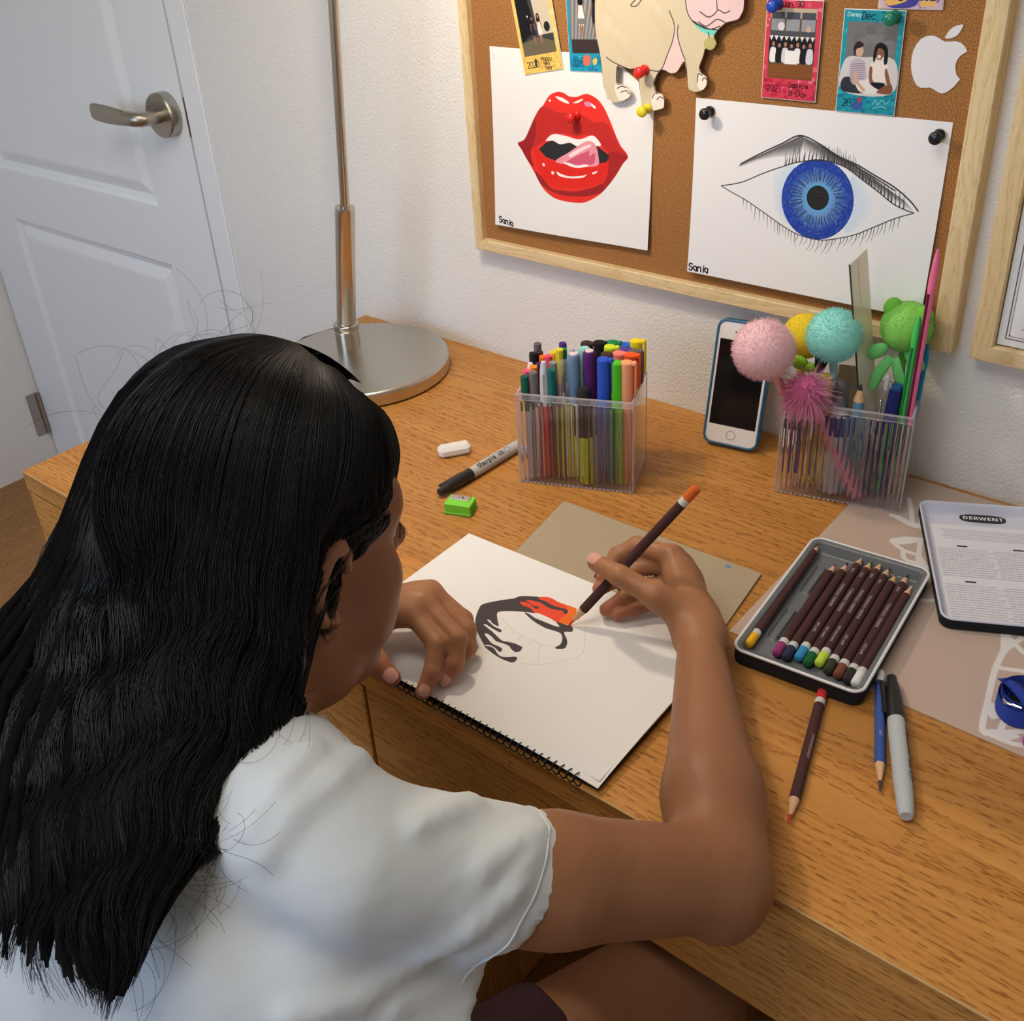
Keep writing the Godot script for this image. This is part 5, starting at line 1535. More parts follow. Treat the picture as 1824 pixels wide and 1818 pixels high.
	for k in 60:
		var a := 0.36 + 0.62 * k / 60.0
		var l := 0.16 if k % 5 == 0 else 0.08
		tk.tube([rp.call(a, 0.03, 1.1), rp.call(a, 0.03 + l, 1.1)], 0.0003, 3, false)
	part("scale_marks", tk, cmat(70, 68, 66, 50), t)
	for k in 9:
		var a := 0.42 + 0.062 * k
		lettering(t, str(28 - k), 0.0026, Transform3D(Basis(up.normalized(), wv.normalized(), up.cross(wv).normalized()), rp.call(a, 0.28, 1.2)), cmat(60, 58, 56, 50), "numeral")
	# slim gel pens
	var clear_pen := func(label: String, a: Vector3, b: Vector3, c: Color, ink: Color):
		var q := thing("gel_pen", label, "pen", Vector3.ZERO, 0.0, g)
		var d := (b - a)
		stick.call(q, "barrel", a, a + d * 0.86, 0.0038, cmat(c.r8, c.g8, c.b8, 20), 8)
		part("ink_tube", sh().tube([a + d * 0.2 + V(-0.001, 0, 0.0036), a + d * 0.84 + V(-0.001, 0, 0.0036)], 0.0016, 8), cmat(ink.r8, ink.g8, ink.b8, 30), q)
		part("end_plug", sh().tube([a + d * 0.85, a + d * 0.9, a + d * 0.97, b], [0.0040, 0.0041, 0.0028, 0.0012], 10), cmat(c.r8, c.g8, c.b8, 25), q)
	clear_pen.call("tall slim pink pen at the right side of the holder", at.call(0.1335, 0.030, 0.006), V(0.9165, 0.303, 0.064), c8(240, 120, 160), c8(110, 24, 60))
	clear_pen.call("slim green pen in front of the green plush topper", at.call(0.1250, 0.030, 0.006), V(0.9085, 0.229, 0.066), c8(70, 206, 100), c8(30, 140, 66))
	clear_pen.call("slim turquoise pen at the rear right corner of the holder", at.call(0.1350, 0.052, 0.006), V(0.9150, 0.190, 0.044), c8(24, 140, 190), c8(14, 90, 140))
	# the rest of the front row
	t = thing("highlighter", "pale yellow capped highlighter beside the pink feathers", "pen", Vector3.ZERO, 0.0, g)
	stick.call(t, "barrel", at.call(0.044, 0.030, 0.006), at.call(0.042, 0.030, 0.105), 0.0075, cmat(232, 216, 90, 35), 20)
	stick.call(t, "cap", at.call(0.042, 0.030, 0.104), at.call(0.0415, 0.030, 0.146), 0.0082, cmat(232, 216, 130, 30), 20)
	part("cap_hole", sh().tube([at.call(0.0415, 0.030, 0.1455), at.call(0.0415, 0.030, 0.1466)], 0.004, 14), cmat(206, 180, 20, 50), t)
	t = thing("correction_pen", "grey capped correction pen with a blue label in the holder", "pen", Vector3.ZERO, 0.0, g)
	stick.call(t, "barrel", at.call(0.062, 0.016, 0.006), at.call(0.060, 0.018, 0.082), 0.0105, cmat(206, 204, 210, 35), 24)
	stick.call(t, "blue_label", at.call(0.0605, 0.0175, 0.082), at.call(0.060, 0.018, 0.106), 0.0108, cmat(40, 54, 140, 35), 24)
	part("shoulder", sh().tube([at.call(0.060, 0.018, 0.106), at.call(0.060, 0.018, 0.116), at.call(0.060, 0.018, 0.128)], [0.0105, 0.007, 0.003], 20), cmat(214, 212, 216, 35), t)
	part("smoked_cap", sh().tube([at.call(0.060, 0.018, 0.116), at.call(0.060, 0.018, 0.140), at.call(0.060, 0.018, 0.1465), at.call(0.060, 0.018, 0.148)], [0.0098, 0.0088, 0.0075, 0.004], 20), M.smoke, t)
	t = thing("graphite_pencil", "light blue pencil with its sharp point up in the holder", "pencil", Vector3.ZERO, 0.0, g)
	stick.call(t, "barrel", at.call(0.078, 0.020, 0.006), at.call(0.080, 0.020, 0.126), 0.0062, cmat(104, 160, 196, 40), 8)
	part("bare_wood", sh().tube([at.call(0.080, 0.020, 0.1255), at.call(0.0803, 0.020, 0.139)], [0.0062, 0.0028], 14), cmat(222, 184, 140, 70), t)
	part("lead", sh().tube([at.call(0.0803, 0.020, 0.1385), at.call(0.0804, 0.020, 0.1465)], [0.0028, 0.0005], 10), cmat(60, 58, 60, 50), t)
	t = thing("pen", "navy blue thick pen right of the ruler", "pen", Vector3.ZERO, 0.0, g)
	stick.call(t, "barrel", at.call(0.108, 0.024, 0.006), at.call(0.117, 0.030, 0.141), 0.0072, cmat(30, 40, 110, 30), 20)
	part("push_button", sh().tube([at.call(0.117, 0.030, 0.140), at.call(0.1172, 0.030, 0.146)], 0.0058, 18), cmat(40, 90, 160, 30), t)
	part("clip", sh().box(V(0.002, 0.045, 0.004), at.call(0.1035, 0.020, 0.108), 0.0006), M.chrome, t)
	t = thing("mechanical_pencil", "clear mechanical pencil behind the navy pen", "pencil", Vector3.ZERO, 0.0, g)
	stick.call(t, "barrel", at.call(0.100, 0.036, 0.006), at.call(0.1055, 0.036, 0.140), 0.0042, M.pane, 14)
	part("clip", sh().box(V(0.005, 0.016, 0.002), at.call(0.1055, 0.033, 0.144), 0.0006).ball(at.call(0.1056, 0.036, 0.151), V(0.003, 0.003, 0.003), 12), cmat(206, 208, 210, 25), t)
	t = thing("coloured_pencil", "dark green pencil with its point up near the green pen", "pencil", Vector3.ZERO, 0.0, g)
	stick.call(t, "barrel", at.call(0.119, 0.048, 0.006), at.call(0.1205, 0.050, 0.136), 0.0042, cmat(24, 88, 62, 40), 8)
	part("bare_wood", sh().tube([at.call(0.1205, 0.050, 0.1355), at.call(0.1207, 0.050, 0.149)], [0.0042, 0.0018], 12), cmat(206, 160, 90, 70), t)
	part("lead", sh().tube([at.call(0.1207, 0.050, 0.1485), at.call(0.1208, 0.050, 0.158)], [0.0018, 0.0004], 8), cmat(30, 100, 70, 60), t)
	single("cream_card", sh().box(V(0.030, 0.140, 0.0012), at.call(0.064, 0.066, 0.0755), 0.0002, Basis(Vector3.UP, turn)), cmat(214, 196, 170, 70), "small cream card standing at the back of the holder", "card")
	# pencils that stand low in the left section
	for k in 4:
		var u: float = [0.010, 0.018, 0.028, 0.036][k]
		var v: float = [0.016, 0.036, 0.018, 0.048][k]
		var c: Color = [c8(70, 74, 130), c8(150, 60, 70), c8(96, 80, 140), c8(176, 150, 120)][k]
		var q := thing("short_pencil", "%s short pencil low in the left section of the holder" % ["blue", "red", "violet", "tan"][k], "pencil", Vector3.ZERO, 0.0, g)
		stick.call(q, "barrel", at.call(u, v, 0.022), at.call(u, v + 0.002, [0.098, 0.112, 0.092, 0.106][k]), 0.0040, cmat(c.r8, c.g8, c.b8, 40), 8)
		stick.call(q, "ferrule", at.call(u, v, 0.012), at.call(u, v, 0.022), 0.0042, M.chrome, 12)
		stick.call(q, "rubber", at.call(u, v, 0.004), at.call(u, v, 0.012), 0.0040, cmat(220, 180, 176, 70), 12)


func phone() -> void:
	var t := thing("phone", "white phone in a blue case leaning on the wall with a dark screen", "phone")
	var x := V(0.985, 0.0, -0.150).normalized()
	var y := V(-0.010, 0.158, -0.0395)
	y = (y - x * y.dot(x)).normalized()
	var z := x.cross(y)
	t.transform = Transform3D(Basis(x, y, z), V(0.6925, 0.0815, 0.0435))
	var outline := func(w: float, h: float, r: float):
		var o := PackedVector2Array()
		for c in 4:
			for k in 9:
				var a := PI / 2 * (c + k / 8.0)
				o.append(Vector2((w / 2 - r) * [1, -1, -1, 1][c] + cos(a) * r, (h / 2 - r) * [1, 1, -1, -1][c] + sin(a) * r))
		return o
	var cs := mat(c8(38, 98, 134), 0.45)
	var rows := []
	for p in [[0.0014, -0.0058], [0.0, -0.0044], [0.0, 0.0044], [0.0010, 0.0060], [0.0028, 0.0062], [0.0034, 0.0048]]:
		var o: PackedVector2Array = outline.call(0.0735 - 2 * p[0], 0.1620 - 2 * p[0], 0.0125 - p[0])
		var row := []
		for q in o: row.append(V(q.x, q.y, p[1]))
		rows.append(row)
	var s := sh()
	s.grid(rows, true)
	s.prism(outline.call(0.0700, 0.1585, 0.011), -0.0060, -0.0054)
	part("blue_case", s, cs, t)
	part("body", sh().prism(outline.call(0.0672, 0.1555, 0.0098), -0.005, 0.0046), mat(c8(236, 234, 232), 0.2), t)
	part("screen", sh().prism(PackedVector2Array([Vector2(-0.0305, -0.0545), Vector2(0.0305, -0.0545), Vector2(0.0305, 0.0555), Vector2(-0.0305, 0.0555)]), 0.0045, 0.0048), mat(c8(14, 14, 17), 0.12), t)
	var ring := []
	for k in 33: ring.append(V(cos(TAU * k / 32) * 0.0058, -0.0660 + sin(TAU * k / 32) * 0.0058, 0.0047))
	part("home_button", sh().tube(ring, 0.0004, 6, false), cmat(150, 146, 142, 30), t)
	part("speaker_slit", sh().box(V(0.0110, 0.0014, 0.0006), V(0, 0.0655, 0.0047), 0.0003), M.black, t)
	part("camera_dot", sh().ball(V(-0.0115, 0.0655, 0.0046), V(0.0012, 0.0012, 0.0004), 10), M.black, t)


# ---------------------------------------------------------------- the girl
class Bones:
	var a := PackedVector3Array()
	var ab := PackedVector3Array()
	var inv := PackedFloat32Array()
	var ra := PackedFloat32Array()
	var dr := PackedFloat32Array()

	func add(p: Vector3, q: Vector3, r0: float, r1: float) -> Bones:
		a.append(p); ab.append(q - p); inv.append(1.0 / maxf(1e-9, (q - p).length_squared())); ra.append(r0); dr.append(r1 - r0)
		return self

	func chain(pts: Array, rad: Array) -> Bones:
		for k in pts.size() - 1: add(pts[k], pts[k + 1], rad[k], rad[k + 1])
		return self

	func d(p: Vector3, k: float) -> float:
		var best := 1e3
		for i in a.size():
			var q := p - a[i]
			var h := clampf(q.dot(ab[i]) * inv[i], 0.0, 1.0)
			var e := (q - ab[i] * h).length() - ra[i] - dr[i] * h
			if e >= best + k: continue
			if best >= e + k: best = e
			else:
				var m := (k - absf(best - e)) / k
				best = minf(best, e) - m * m * k * 0.25
		return best


static func smin(x: float, y: float, k: float) -> float:
	var m := maxf(k - absf(x - y), 0.0) / k
	return minf(x, y) - m * m * k * 0.25


# surface nets: one vertex in each cell that the surface crosses
func nets(out: Sh, f: Callable, lo: Vector3, hi: Vector3, cell: float, slack := 0.0, paint = null) -> void:
	var nx := int((hi.x - lo.x) / cell) + 2
	var ny := int((hi.y - lo.y) / cell) + 2
	var nz := int((hi.z - lo.z) / cell) + 2
	var val := PackedFloat32Array()
	val.resize(nx * ny * nz)
	val.fill(1.0)
	var sy := nx
	var sz := nx * ny
	var B := 4
	var reach := cell * (B * 0.5 * 1.74 + 1.8) + slack
	var active := PackedInt32Array()
	for bz in range(0, nz, B):
		for by in range(0, ny, B):
			for bx in range(0, nx, B):
				var c: float = f.call(lo + Vector3(bx + 1.5, by + 1.5, bz + 1.5) * cell)
				var ex := mini(bx + B, nx)
				var ey := mini(by + B, ny)
				var ez := mini(bz + B, nz)
				if absf(c) > reach:
					if c < 0.0:
						for z in range(bz, ez):
							for y in range(by, ey):
								for x in range(bx, ex): val[x + y * sy + z * sz] = c
				else:
					active.append(bx); active.append(by); active.append(bz)
					for z in range(bz, ez):
						for y in range(by, ey):
							for x in range(bx, ex): val[x + y * sy + z * sz] = f.call(lo + Vector3(x, y, z) * cell)
	var vid := PackedInt32Array()
	vid.resize(nx * ny * nz)
	vid.fill(-1)
	var base := out.v.size()
	var cells := PackedInt32Array()
	for q in range(0, active.size(), 3):
		for z in range(maxi(0, active[q + 2] - 1), mini(active[q + 2] + B, nz - 1)):
			for y in range(maxi(0, active[q + 1] - 1), mini(active[q + 1] + B, ny - 1)):
				for x in range(maxi(0, active[q] - 1), mini(active[q] + B, nx - 1)):
					var i := x + y * sy + z * sz
					if vid[i] >= 0: continue
					var v0 := val[i]
					var v1 := val[i + 1]
					var v2 := val[i + sy]
					var v3 := val[i + sy + 1]
					var v4 := val[i + sz]
					var v5 := val[i + sz + 1]
					var v6 := val[i + sz + sy]
					var v7 := val[i + sz + sy + 1]
					var neg := int(v0 < 0) + int(v1 < 0) + int(v2 < 0) + int(v3 < 0) + int(v4 < 0) + int(v5 < 0) + int(v6 < 0) + int(v7 < 0)
					if neg == 0 or neg == 8: continue
					var s := Vector3.ZERO
					var cnt := 0
					if (v0 < 0) != (v1 < 0): s += Vector3(v0 / (v0 - v1), 0, 0); cnt += 1
					if (v2 < 0) != (v3 < 0): s += Vector3(v2 / (v2 - v3), 1, 0); cnt += 1
					if (v4 < 0) != (v5 < 0): s += Vector3(v4 / (v4 - v5), 0, 1); cnt += 1
					if (v6 < 0) != (v7 < 0): s += Vector3(v6 / (v6 - v7), 1, 1); cnt += 1
					if (v0 < 0) != (v2 < 0): s += Vector3(0, v0 / (v0 - v2), 0); cnt += 1
					if (v1 < 0) != (v3 < 0): s += Vector3(1, v1 / (v1 - v3), 0); cnt += 1
					if (v4 < 0) != (v6 < 0): s += Vector3(0, v4 / (v4 - v6), 1); cnt += 1
					if (v5 < 0) != (v7 < 0): s += Vector3(1, v5 / (v5 - v7), 1); cnt += 1
					if (v0 < 0) != (v4 < 0): s += Vector3(0, 0, v0 / (v0 - v4)); cnt += 1
					if (v1 < 0) != (v5 < 0): s += Vector3(1, 0, v1 / (v1 - v5)); cnt += 1
					if (v2 < 0) != (v6 < 0): s += Vector3(0, 1, v2 / (v2 - v6)); cnt += 1
					if (v3 < 0) != (v7 < 0): s += Vector3(1, 1, v3 / (v3 - v7)); cnt += 1
					vid[i] = out.v.size()
					cells.append(i)
					out.v.append(lo + (Vector3(x, y, z) + s / cnt) * cell)
					out.n.append(Vector3.ZERO)
					out.uv.append(Vector2.ZERO)
					out.col.append(Color.WHITE)
	for i in cells:
		var inside := val[i] < 0.0
		for ax in 3:
			var st: int = [1, sy, sz][ax]
			if (val[i + st] < 0.0) == inside: continue
			var u: int = [sy, sz, 1][ax]
			var w: int = [sz, 1, sy][ax]
			if i - u - w < 0: continue
			var a := vid[i]
			var b := vid[i - u]
			var c := vid[i - u - w]
			var d := vid[i - w]
			if a < 0 or b < 0 or c < 0 or d < 0: continue
			if inside: out.face(a, b, c); out.face(a, c, d)
			else: out.face(a, c, b); out.face(a, d, c)
	# normals from the faces round each vertex
	for q in range(0, out.ix.size(), 3):
		var a := out.ix[q]
		if a < base: continue
		var c := out.ix[q + 1]
		var b := out.ix[q + 2]
		var nn := (out.v[b] - out.v[a]).cross(out.v[c] - out.v[a])
		out.n[a] += nn; out.n[b] += nn; out.n[c] += nn
	for k in range(base, out.v.size()):
		out.n[k] = out.n[k].normalized()
		if paint != null: out.col[k] = paint.call(out.v[k])


var HC := Vector3(0.702, 0.265, 0.765)
var HB: Basis


func person() -> void:
	var F := V(0.190, -0.255, -0.948).normalized()
	var U := V(0.060, 0.967, -0.248)
	U = (U - F * U.dot(F)).normalized()
	HB = Basis(F.cross(U), U, -F)
	var t := thing("person", "girl with long black hair in a white t-shirt, drawing with her right hand", "person", V(0.73, FLOOR, 0.95))
	var off := Transform3D(Basis.IDENTITY, V(-0.73, -FLOOR, -0.95))
	var skin := mat(Color.WHITE, 0.46, 0.0, 0.4)
	skin.vertex_color_use_as_albedo = true
	skin.subsurf_scatter_enabled = true
	skin.subsurf_scatter_strength = 0.06
	M.skin = skin
	var body := sh()
	body.colored = true
	flesh(body)
	head(body)
	hands(body)
	var shifted := sh().add(body, off)
	shifted.colored = true
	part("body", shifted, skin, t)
	eyes_and_nails(t, off)
	clothes(t, off)
	hair(t, off)
	# the stool that carries her, under the frame of the photo
	var st := thing("stool", "plain round wooden stool under the girl", "stool", V(0.73, FLOOR, 1.0))
	part("seat", sh().lathe([Vector2(0.15, 0.335), Vector2(0.165, 0.34), Vector2(0.168, 0.35), Vector2(0.165, 0.362), Vector2(0.15, 0.366), Vector2(0, 0.366)], 40).lathe([Vector2(0, 0.335), Vector2(0.15, 0.335)], 40), M.pine, st)
	for k in 4:
		var d := Basis(Vector3.UP, TAU * k / 4 + 0.78) * V(1, 0, 0)
		part("leg", sh().tube([d * 0.12 + V(0, 0.338, 0), d * 0.165], [0.018, 0.013], 12), M.pine, st)


# torso, arms and legs
func flesh(out: Sh) -> void:
	var sr := V(0.885, 0.140, 0.874)
	var el := V(1.022, 0.034, 0.668)
	var wr := V(0.877, 0.042, 0.451)
	var sl := V(0.580, 0.140, 0.930)
	var ell := V(0.420, 0.040, 0.720)
	var wl := V(0.602, 0.048, 0.612)
	var fore := el.lerp(wr, 0.28)
	var forel := ell.lerp(wl, 0.28)
	var b := Bones.new()
	b.add(sr, sr.lerp(el, 0.5), 0.040, 0.0415).add(sr.lerp(el, 0.5), el, 0.0415, 0.0360)
	b.add(el, fore, 0.0360, 0.0385).add(fore, wr, 0.0385, 0.0195)
	b.add(V(1.026, 0.022, 0.674), V(1.030, 0.018, 0.680), 0.026, 0.022)
	b.add(sl, ell, 0.042, 0.038).add(ell, forel, 0.038, 0.038).add(forel, wl, 0.038, 0.0195)
	# trunk, slimmer than the shirt over it
	b.add(sr + V(-0.05, 0.005, 0.01), sl + V(0.04, 0, 0), 0.042, 0.042)
	b.add(V(0.775, 0.08, 0.93), V(0.755, -0.22, 1.02), 0.072, 0.075).add(V(0.69, 0.08, 0.945), V(0.70, -0.22, 1.02), 0.072, 0.075)
	# legs
	b.add(V(0.84, -0.235, 0.96), V(0.958, -0.232, 0.600), 0.086, 0.060).add(V(0.958, -0.232, 0.600), V(0.96, -0.48, 0.62), 0.056, 0.048).add(V(0.96, -0.48, 0.62), V(0.96, -0.69, 0.67), 0.046, 0.033)
	b.add(V(0.96, -0.705, 0.68), V(0.96, -0.728, 0.54), 0.034, 0.020)
	b.add(V(0.67, -0.275, 1.0), V(0.70, -0.285, 0.72), 0.086, 0.064).add(V(0.70, -0.285, 0.72), V(0.70, -0.50, 0.75), 0.058, 0.048).add(V(0.70, -0.50, 0.75), V(0.70, -0.69, 0.79), 0.046, 0.033)
	b.add(V(0.70, -0.705, 0.79), V(0.70, -0.728, 0.66), 0.034, 0.020)
	var f := func(p: Vector3): return b.d(p, 0.014)
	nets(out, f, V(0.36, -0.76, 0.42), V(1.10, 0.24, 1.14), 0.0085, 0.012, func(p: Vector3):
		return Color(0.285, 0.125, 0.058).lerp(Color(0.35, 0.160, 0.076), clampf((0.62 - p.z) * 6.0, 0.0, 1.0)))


func hp(x: float, y: float, z: float) -> Vector3:
	return HC + HB * Vector3(x, y, -z)


# x to her right, y up, z towards her face, all from the middle of the head
func head(out: Sh) -> void:
	var b := Bones.new()
	# face: brow, cheeks, jaw, chin
	b.add(V(-0.034, 0.026, 0.060), V(0.034, 0.026, 0.060), 0.020, 0.020)
	for s in [-1.0, 1.0]:
		b.add(V(0.036 * s, -0.030, 0.052), V(0.040 * s, -0.052, 0.046), 0.034, 0.034)
		b.add(V(0.056 * s, -0.050, 0.000), V(0.052 * s, -0.090, 0.018), 0.024, 0.022)
		b.add(V(0.052 * s, -0.090, 0.018), V(0.012 * s, -0.122, 0.070), 0.022, 0.017)
		b.add(V(0.030 * s, -0.070, 0.050), V(0.014 * s, -0.100, 0.066), 0.030, 0.024)
	b.add(V(0, -0.060, 0.030), V(0, -0.115, 0.068), 0.040, 0.022)
	b.add(V(-0.016, -0.066, 0.089), V(0.016, -0.066, 0.089), 0.0065, 0.0065)
	b.add(V(-0.012, -0.079, 0.087), V(0.012, -0.079, 0.087), 0.0075, 0.0075)
	var nose := Bones.new()
	nose.add(V(0, 0.012, 0.086), V(0, -0.022, 0.106), 0.0075, 0.0112)
	nose.add(V(-0.011, -0.026, 0.094), V(0.011, -0.026, 0.094), 0.0085, 0.0085)
	var ear := Bones.new()
	for s in [-1.0, 1.0]:
		var o := V(0.081 * s, -0.004, -0.004)
		var e := Basis(Vector3.UP, -0.46 * s) * Basis(Vector3.RIGHT, -0.10)
		var rim := []
		for k in 9:
			var a := lerpf(-1.9, 2.5, k / 8.0)
			rim.append(o + e * V(0.006 * s, 0.004 + sin(a + 0.5) * 0.029, -cos(a + 0.5) * 0.0175))
		ear.chain(rim, [0.0042, 0.0046, 0.005, 0.0052, 0.0054, 0.0056, 0.0056, 0.005, 0.0044])
		ear.add(o + e * V(0.001 * s, 0.012, -0.004), o + e * V(0.001 * s, -0.016, -0.002), 0.0085, 0.0065)
		ear.add(o + e * V(0.003 * s, -0.024, 0.003), o + e * V(0.003 * s, -0.030, 0.006), 0.0075, 0.0062)
	var neck := Bones.new()
	var inv := HB.inverse()
	var nb := inv * (V(0.772, 0.150, 0.885) - HC)
	var sc := V(0.080, 0.098, 0.098)
	var c0 := V(0, 0.036, -0.020)
	neck.add(V(0.004, -0.062, -0.026), V(nb.x, nb.y, -nb.z), 0.050, 0.052)
	var f := func(w: Vector3):
		var p := inv * (w - HC)
		p.z = -p.z
		var q := (p - c0) / sc
		var l := q.length()
		var l2 := (q / sc).length()
		var d := l * (l - 1.0) / maxf(l2, 1e-6)
		d = smin(d, b.d(p, 0.022), 0.03)
		d = smin(d, neck.d(p, 0.01), 0.028)
		# eye hollows
		for s in [-1.0, 1.0]:
			var h: float = 0.0155 - (p - V(0.032 * s, 0.004, 0.097)).length()
			d = -smin(-d, -h, 0.012)
		d = smin(d, nose.d(p, 0.008), 0.012)
		return smin(d, ear.d(p, 0.004), 0.004)
	nets(out, f, V(0.565, 0.085, 0.600), V(0.860, 0.430, 0.955), 0.0036, 0.008, func(w: Vector3):
		var p := inv * (w - HC)
		var c := Color(0.300, 0.132, 0.064)
		if p.y < -0.058 and p.y > -0.088 and absf(p.x) < 0.024 and -p.z > 0.08: c = Color(0.42, 0.15, 0.11)
		return c)


func finger_field(wrist: Vector3, fore: Vector3, fingers: Array, thumb: Array, rads: Array) -> Callable:
	var palm := Bones.new()
	palm.add(fore, wrist, 0.0220, 0.0196)
	for k in 4:
		var m: Vector3 = fingers[k][0]
		var root := wrist.lerp(m, 0.25)
		palm.add(wrist, root, 0.0196, 0.0165)
		palm.add(root, m, 0.0165, rads[k] * 1.22)
	for k in 3: palm.add(fingers[k][0].lerp(wrist, 0.2), fingers[k + 1][0].lerp(wrist, 0.2), 0.0115, 0.0105)
	palm.add(wrist.lerp(thumb[0], 0.5), thumb[1], 0.0165, 0.0118)
	var fs := []
	for k in 4:
		var q: Array = fingers[k]
		var r: float = rads[k]
		fs.append(Bones.new().chain([q[0], q[1], q[2], q[3]], [r * 1.12, r * 1.02, r * 0.90, r * 0.80]))
	fs.append(Bones.new().chain([thumb[0], thumb[1], thumb[2], thumb[3]], [0.0135, 0.0112, 0.0102, 0.0084]))
	return func(p: Vector3):
		var d := palm.d(p, 0.012)
		var best := 1e3
		for b: Bones in fs:
			var e := b.d(p, 0.004)
			best = smin(best, e, 0.0016)
		return smin(d, best, 0.0075)


var RF := []
var RT := []
var LF := []
var LT := []


func hands(out: Sh) -> void:
	RF = [[V(0.812,0.072,0.395), V(0.772,0.069,0.396), V(0.757,0.059,0.410), V(0.755,0.045,0.433)], [V(0.820,0.060,0.389), V(0.782,0.051,0.400), V(0.767,0.043,0.425), V(0.757,0.036,0.441)], [V(0.826,0.046,0.390), V(0.797,0.036,0.411), V(0.782,0.031,0.433), V(0.772,0.023,0.451)], [V(0.832,0.032,0.395), V(0.808,0.026,0.415), V(0.793,0.023,0.433), V(0.783,0.021,0.448)]]
	RT = [V(0.857,0.056,0.442), V(0.834,0.074,0.460), V(0.798,0.084,0.465), V(0.765,0.082,0.458)]
	var wr := V(0.877, 0.042, 0.451)
	var el := V(1.022, 0.034, 0.668)
	var f := finger_field(wr, wr.lerp(el, 0.12), RF, RT, [0.0090, 0.0092, 0.0088, 0.0078])
	var tone := func(tips: Array):
		return func(p: Vector3):
			var d := 1.0
			for q in tips: d = minf(d, p.distance_to(q))
			return Color(0.375, 0.170, 0.082).lerp(Color(0.50, 0.17, 0.115), clampf(1.0 - d / 0.026, 0.0, 1.0) * 0.8)
	nets(out, f, V(0.730, -0.005, 0.365), V(0.915, 0.115, 0.510), 0.0026, 0.004, tone.call([RF[0][3], RF[1][3], RF[2][3], RF[3][3]]))
	LF = [[V(0.652,0.060,0.598), V(0.690,0.046,0.607), V(0.700,0.030,0.626), V(0.701,0.0185,0.641)], [V(0.654,0.064,0.584), V(0.701,0.047,0.591), V(0.709,0.030,0.605), V(0.704,0.0185,0.617)], [V(0.648,0.060,0.569), V(0.692,0.039,0.569), V(0.701,0.027,0.578), V(0.696,0.018,0.588)], [V(0.636,0.052,0.556), V(0.674,0.032,0.552), V(0.684,0.023,0.558), V(0.682,0.0175,0.567)]]
	LT = [V(0.616,0.046,0.622), V(0.630,0.038,0.641), V(0.650,0.029,0.646), V(0.666,0.0205,0.646)]
	var wl := V(0.602, 0.048, 0.612)
	var ell := V(0.420, 0.040, 0.720)
	f = finger_field(wl, wl.lerp(ell, 0.14), LF, LT, [0.0094, 0.0096, 0.0092, 0.0080])
	nets(out, f, V(0.555, -0.002, 0.530), V(0.725, 0.095, 0.668), 0.0026, 0.004, tone.call([LF[0][3], LF[1][3], LT[3]]))


func eyes_and_nails(t: Node3D, off: Transform3D) -> void:
	for s in [-1.0, 1.0]:
		var e := part("eye", sh().add(sh().ball(hp(0.032 * s, 0.003, 0.0700), Vector3.ONE * 0.0125, 20), off), cmat(236, 230, 222, 15), t)
		part("iris", sh().add(sh().ball(hp(0.032 * s, 0.001, 0.0800), V(0.0056, 0.0056, 0.0030), 16, HB), off), cmat(40, 24, 16, 12), e)
		var lash := sh()
		for k in 15:
			var x := (-0.013 + 0.026 * k / 14.0)
			var a := hp(0.032 * s + x, 0.0035 + 0.004 * cos(x * 90.0), 0.0845 - 18.0 * x * x)
			lash.tube([a, a + HB * V(x * 0.15, -0.0022, -0.0035), a + HB * V(x * 0.3, -0.0030, -0.0052)], [0.00025, 0.0002, 0.0001], 4, false)
		lash.tube([hp(0.032 * s - 0.014, 0.002, 0.0805), hp(0.032 * s - 0.006, 0.0075, 0.0842), hp(0.032 * s + 0.006, 0.0075, 0.0842), hp(0.032 * s + 0.014, 0.001, 0.0795)], 0.0005, 6)
		part("eyelashes", sh().add(lash, off), cmat(16, 12, 12, 60), t)
		var brow := sh()
		for k in 40:
			var u := k / 39.0
			var a := hp((0.014 + 0.036 * u) * s, 0.0265 + 0.006 * sin(u * 2.4), 0.0820 - 0.014 * u * u)
			brow.tube([a, a + HB * V(0.006 * s, 0.001, 0.001)], [0.0005, 0.0002], 4, false)
		part("eyebrow", sh().add(brow, off), cmat(22, 16, 14, 70), t)
	# finger nails: small curved shields on the last joint
	var nail := cmat(214, 160, 146, 25)
	var put := func(a: Vector3, b: Vector3, up: Vector3, r: float, w: float, l: float):
		var d := (b - a).normalized()
		var n := (up - d * up.dot(d)).normalized()
		var s := n.cross(d)
		var rows := []
		for j in 7:
			var v := j / 6.0 - 0.5
			var row := []
			for k in 9:
				var u := k / 8.0 - 0.5
				var ww := w * (1.0 - 0.5 * pow(absf(v) * 2.0, 4.0))
				var ang := u * ww / r
				row.append(b + d * (v * l - 0.001) + (n * cos(ang) + s * sin(ang)) * (r + 0.0006 - 0.0012 * v * v * 4.0 * (1.0 if v > 0 else 0.4)))
			rows.append(row)
		part("nail", sh().add(sh().grid(rows), off), nail, t)
	put.call(RT[2], RT[3], V(0.1, 0.9, 0.35), 0.0086, 0.0135, 0.0135)
	put.call(LT[2], LT[3], V(0.45, 0.75, 0.4), 0.0088, 0.0140, 0.0140)
	put.call(LF[0][2], LF[0][3], V(0.5, 0.15, 0.8), 0.0078, 0.0112, 0.0110)
	put.call(LF[1][2], LF[1][3], V(0.6, 0.15, 0.7), 0.0080, 0.0112, 0.0110)
	put.call(RF[0][2], RF[0][3], V(-0.9, 0.2, -0.2), 0.0076, 0.0108, 0.0110)


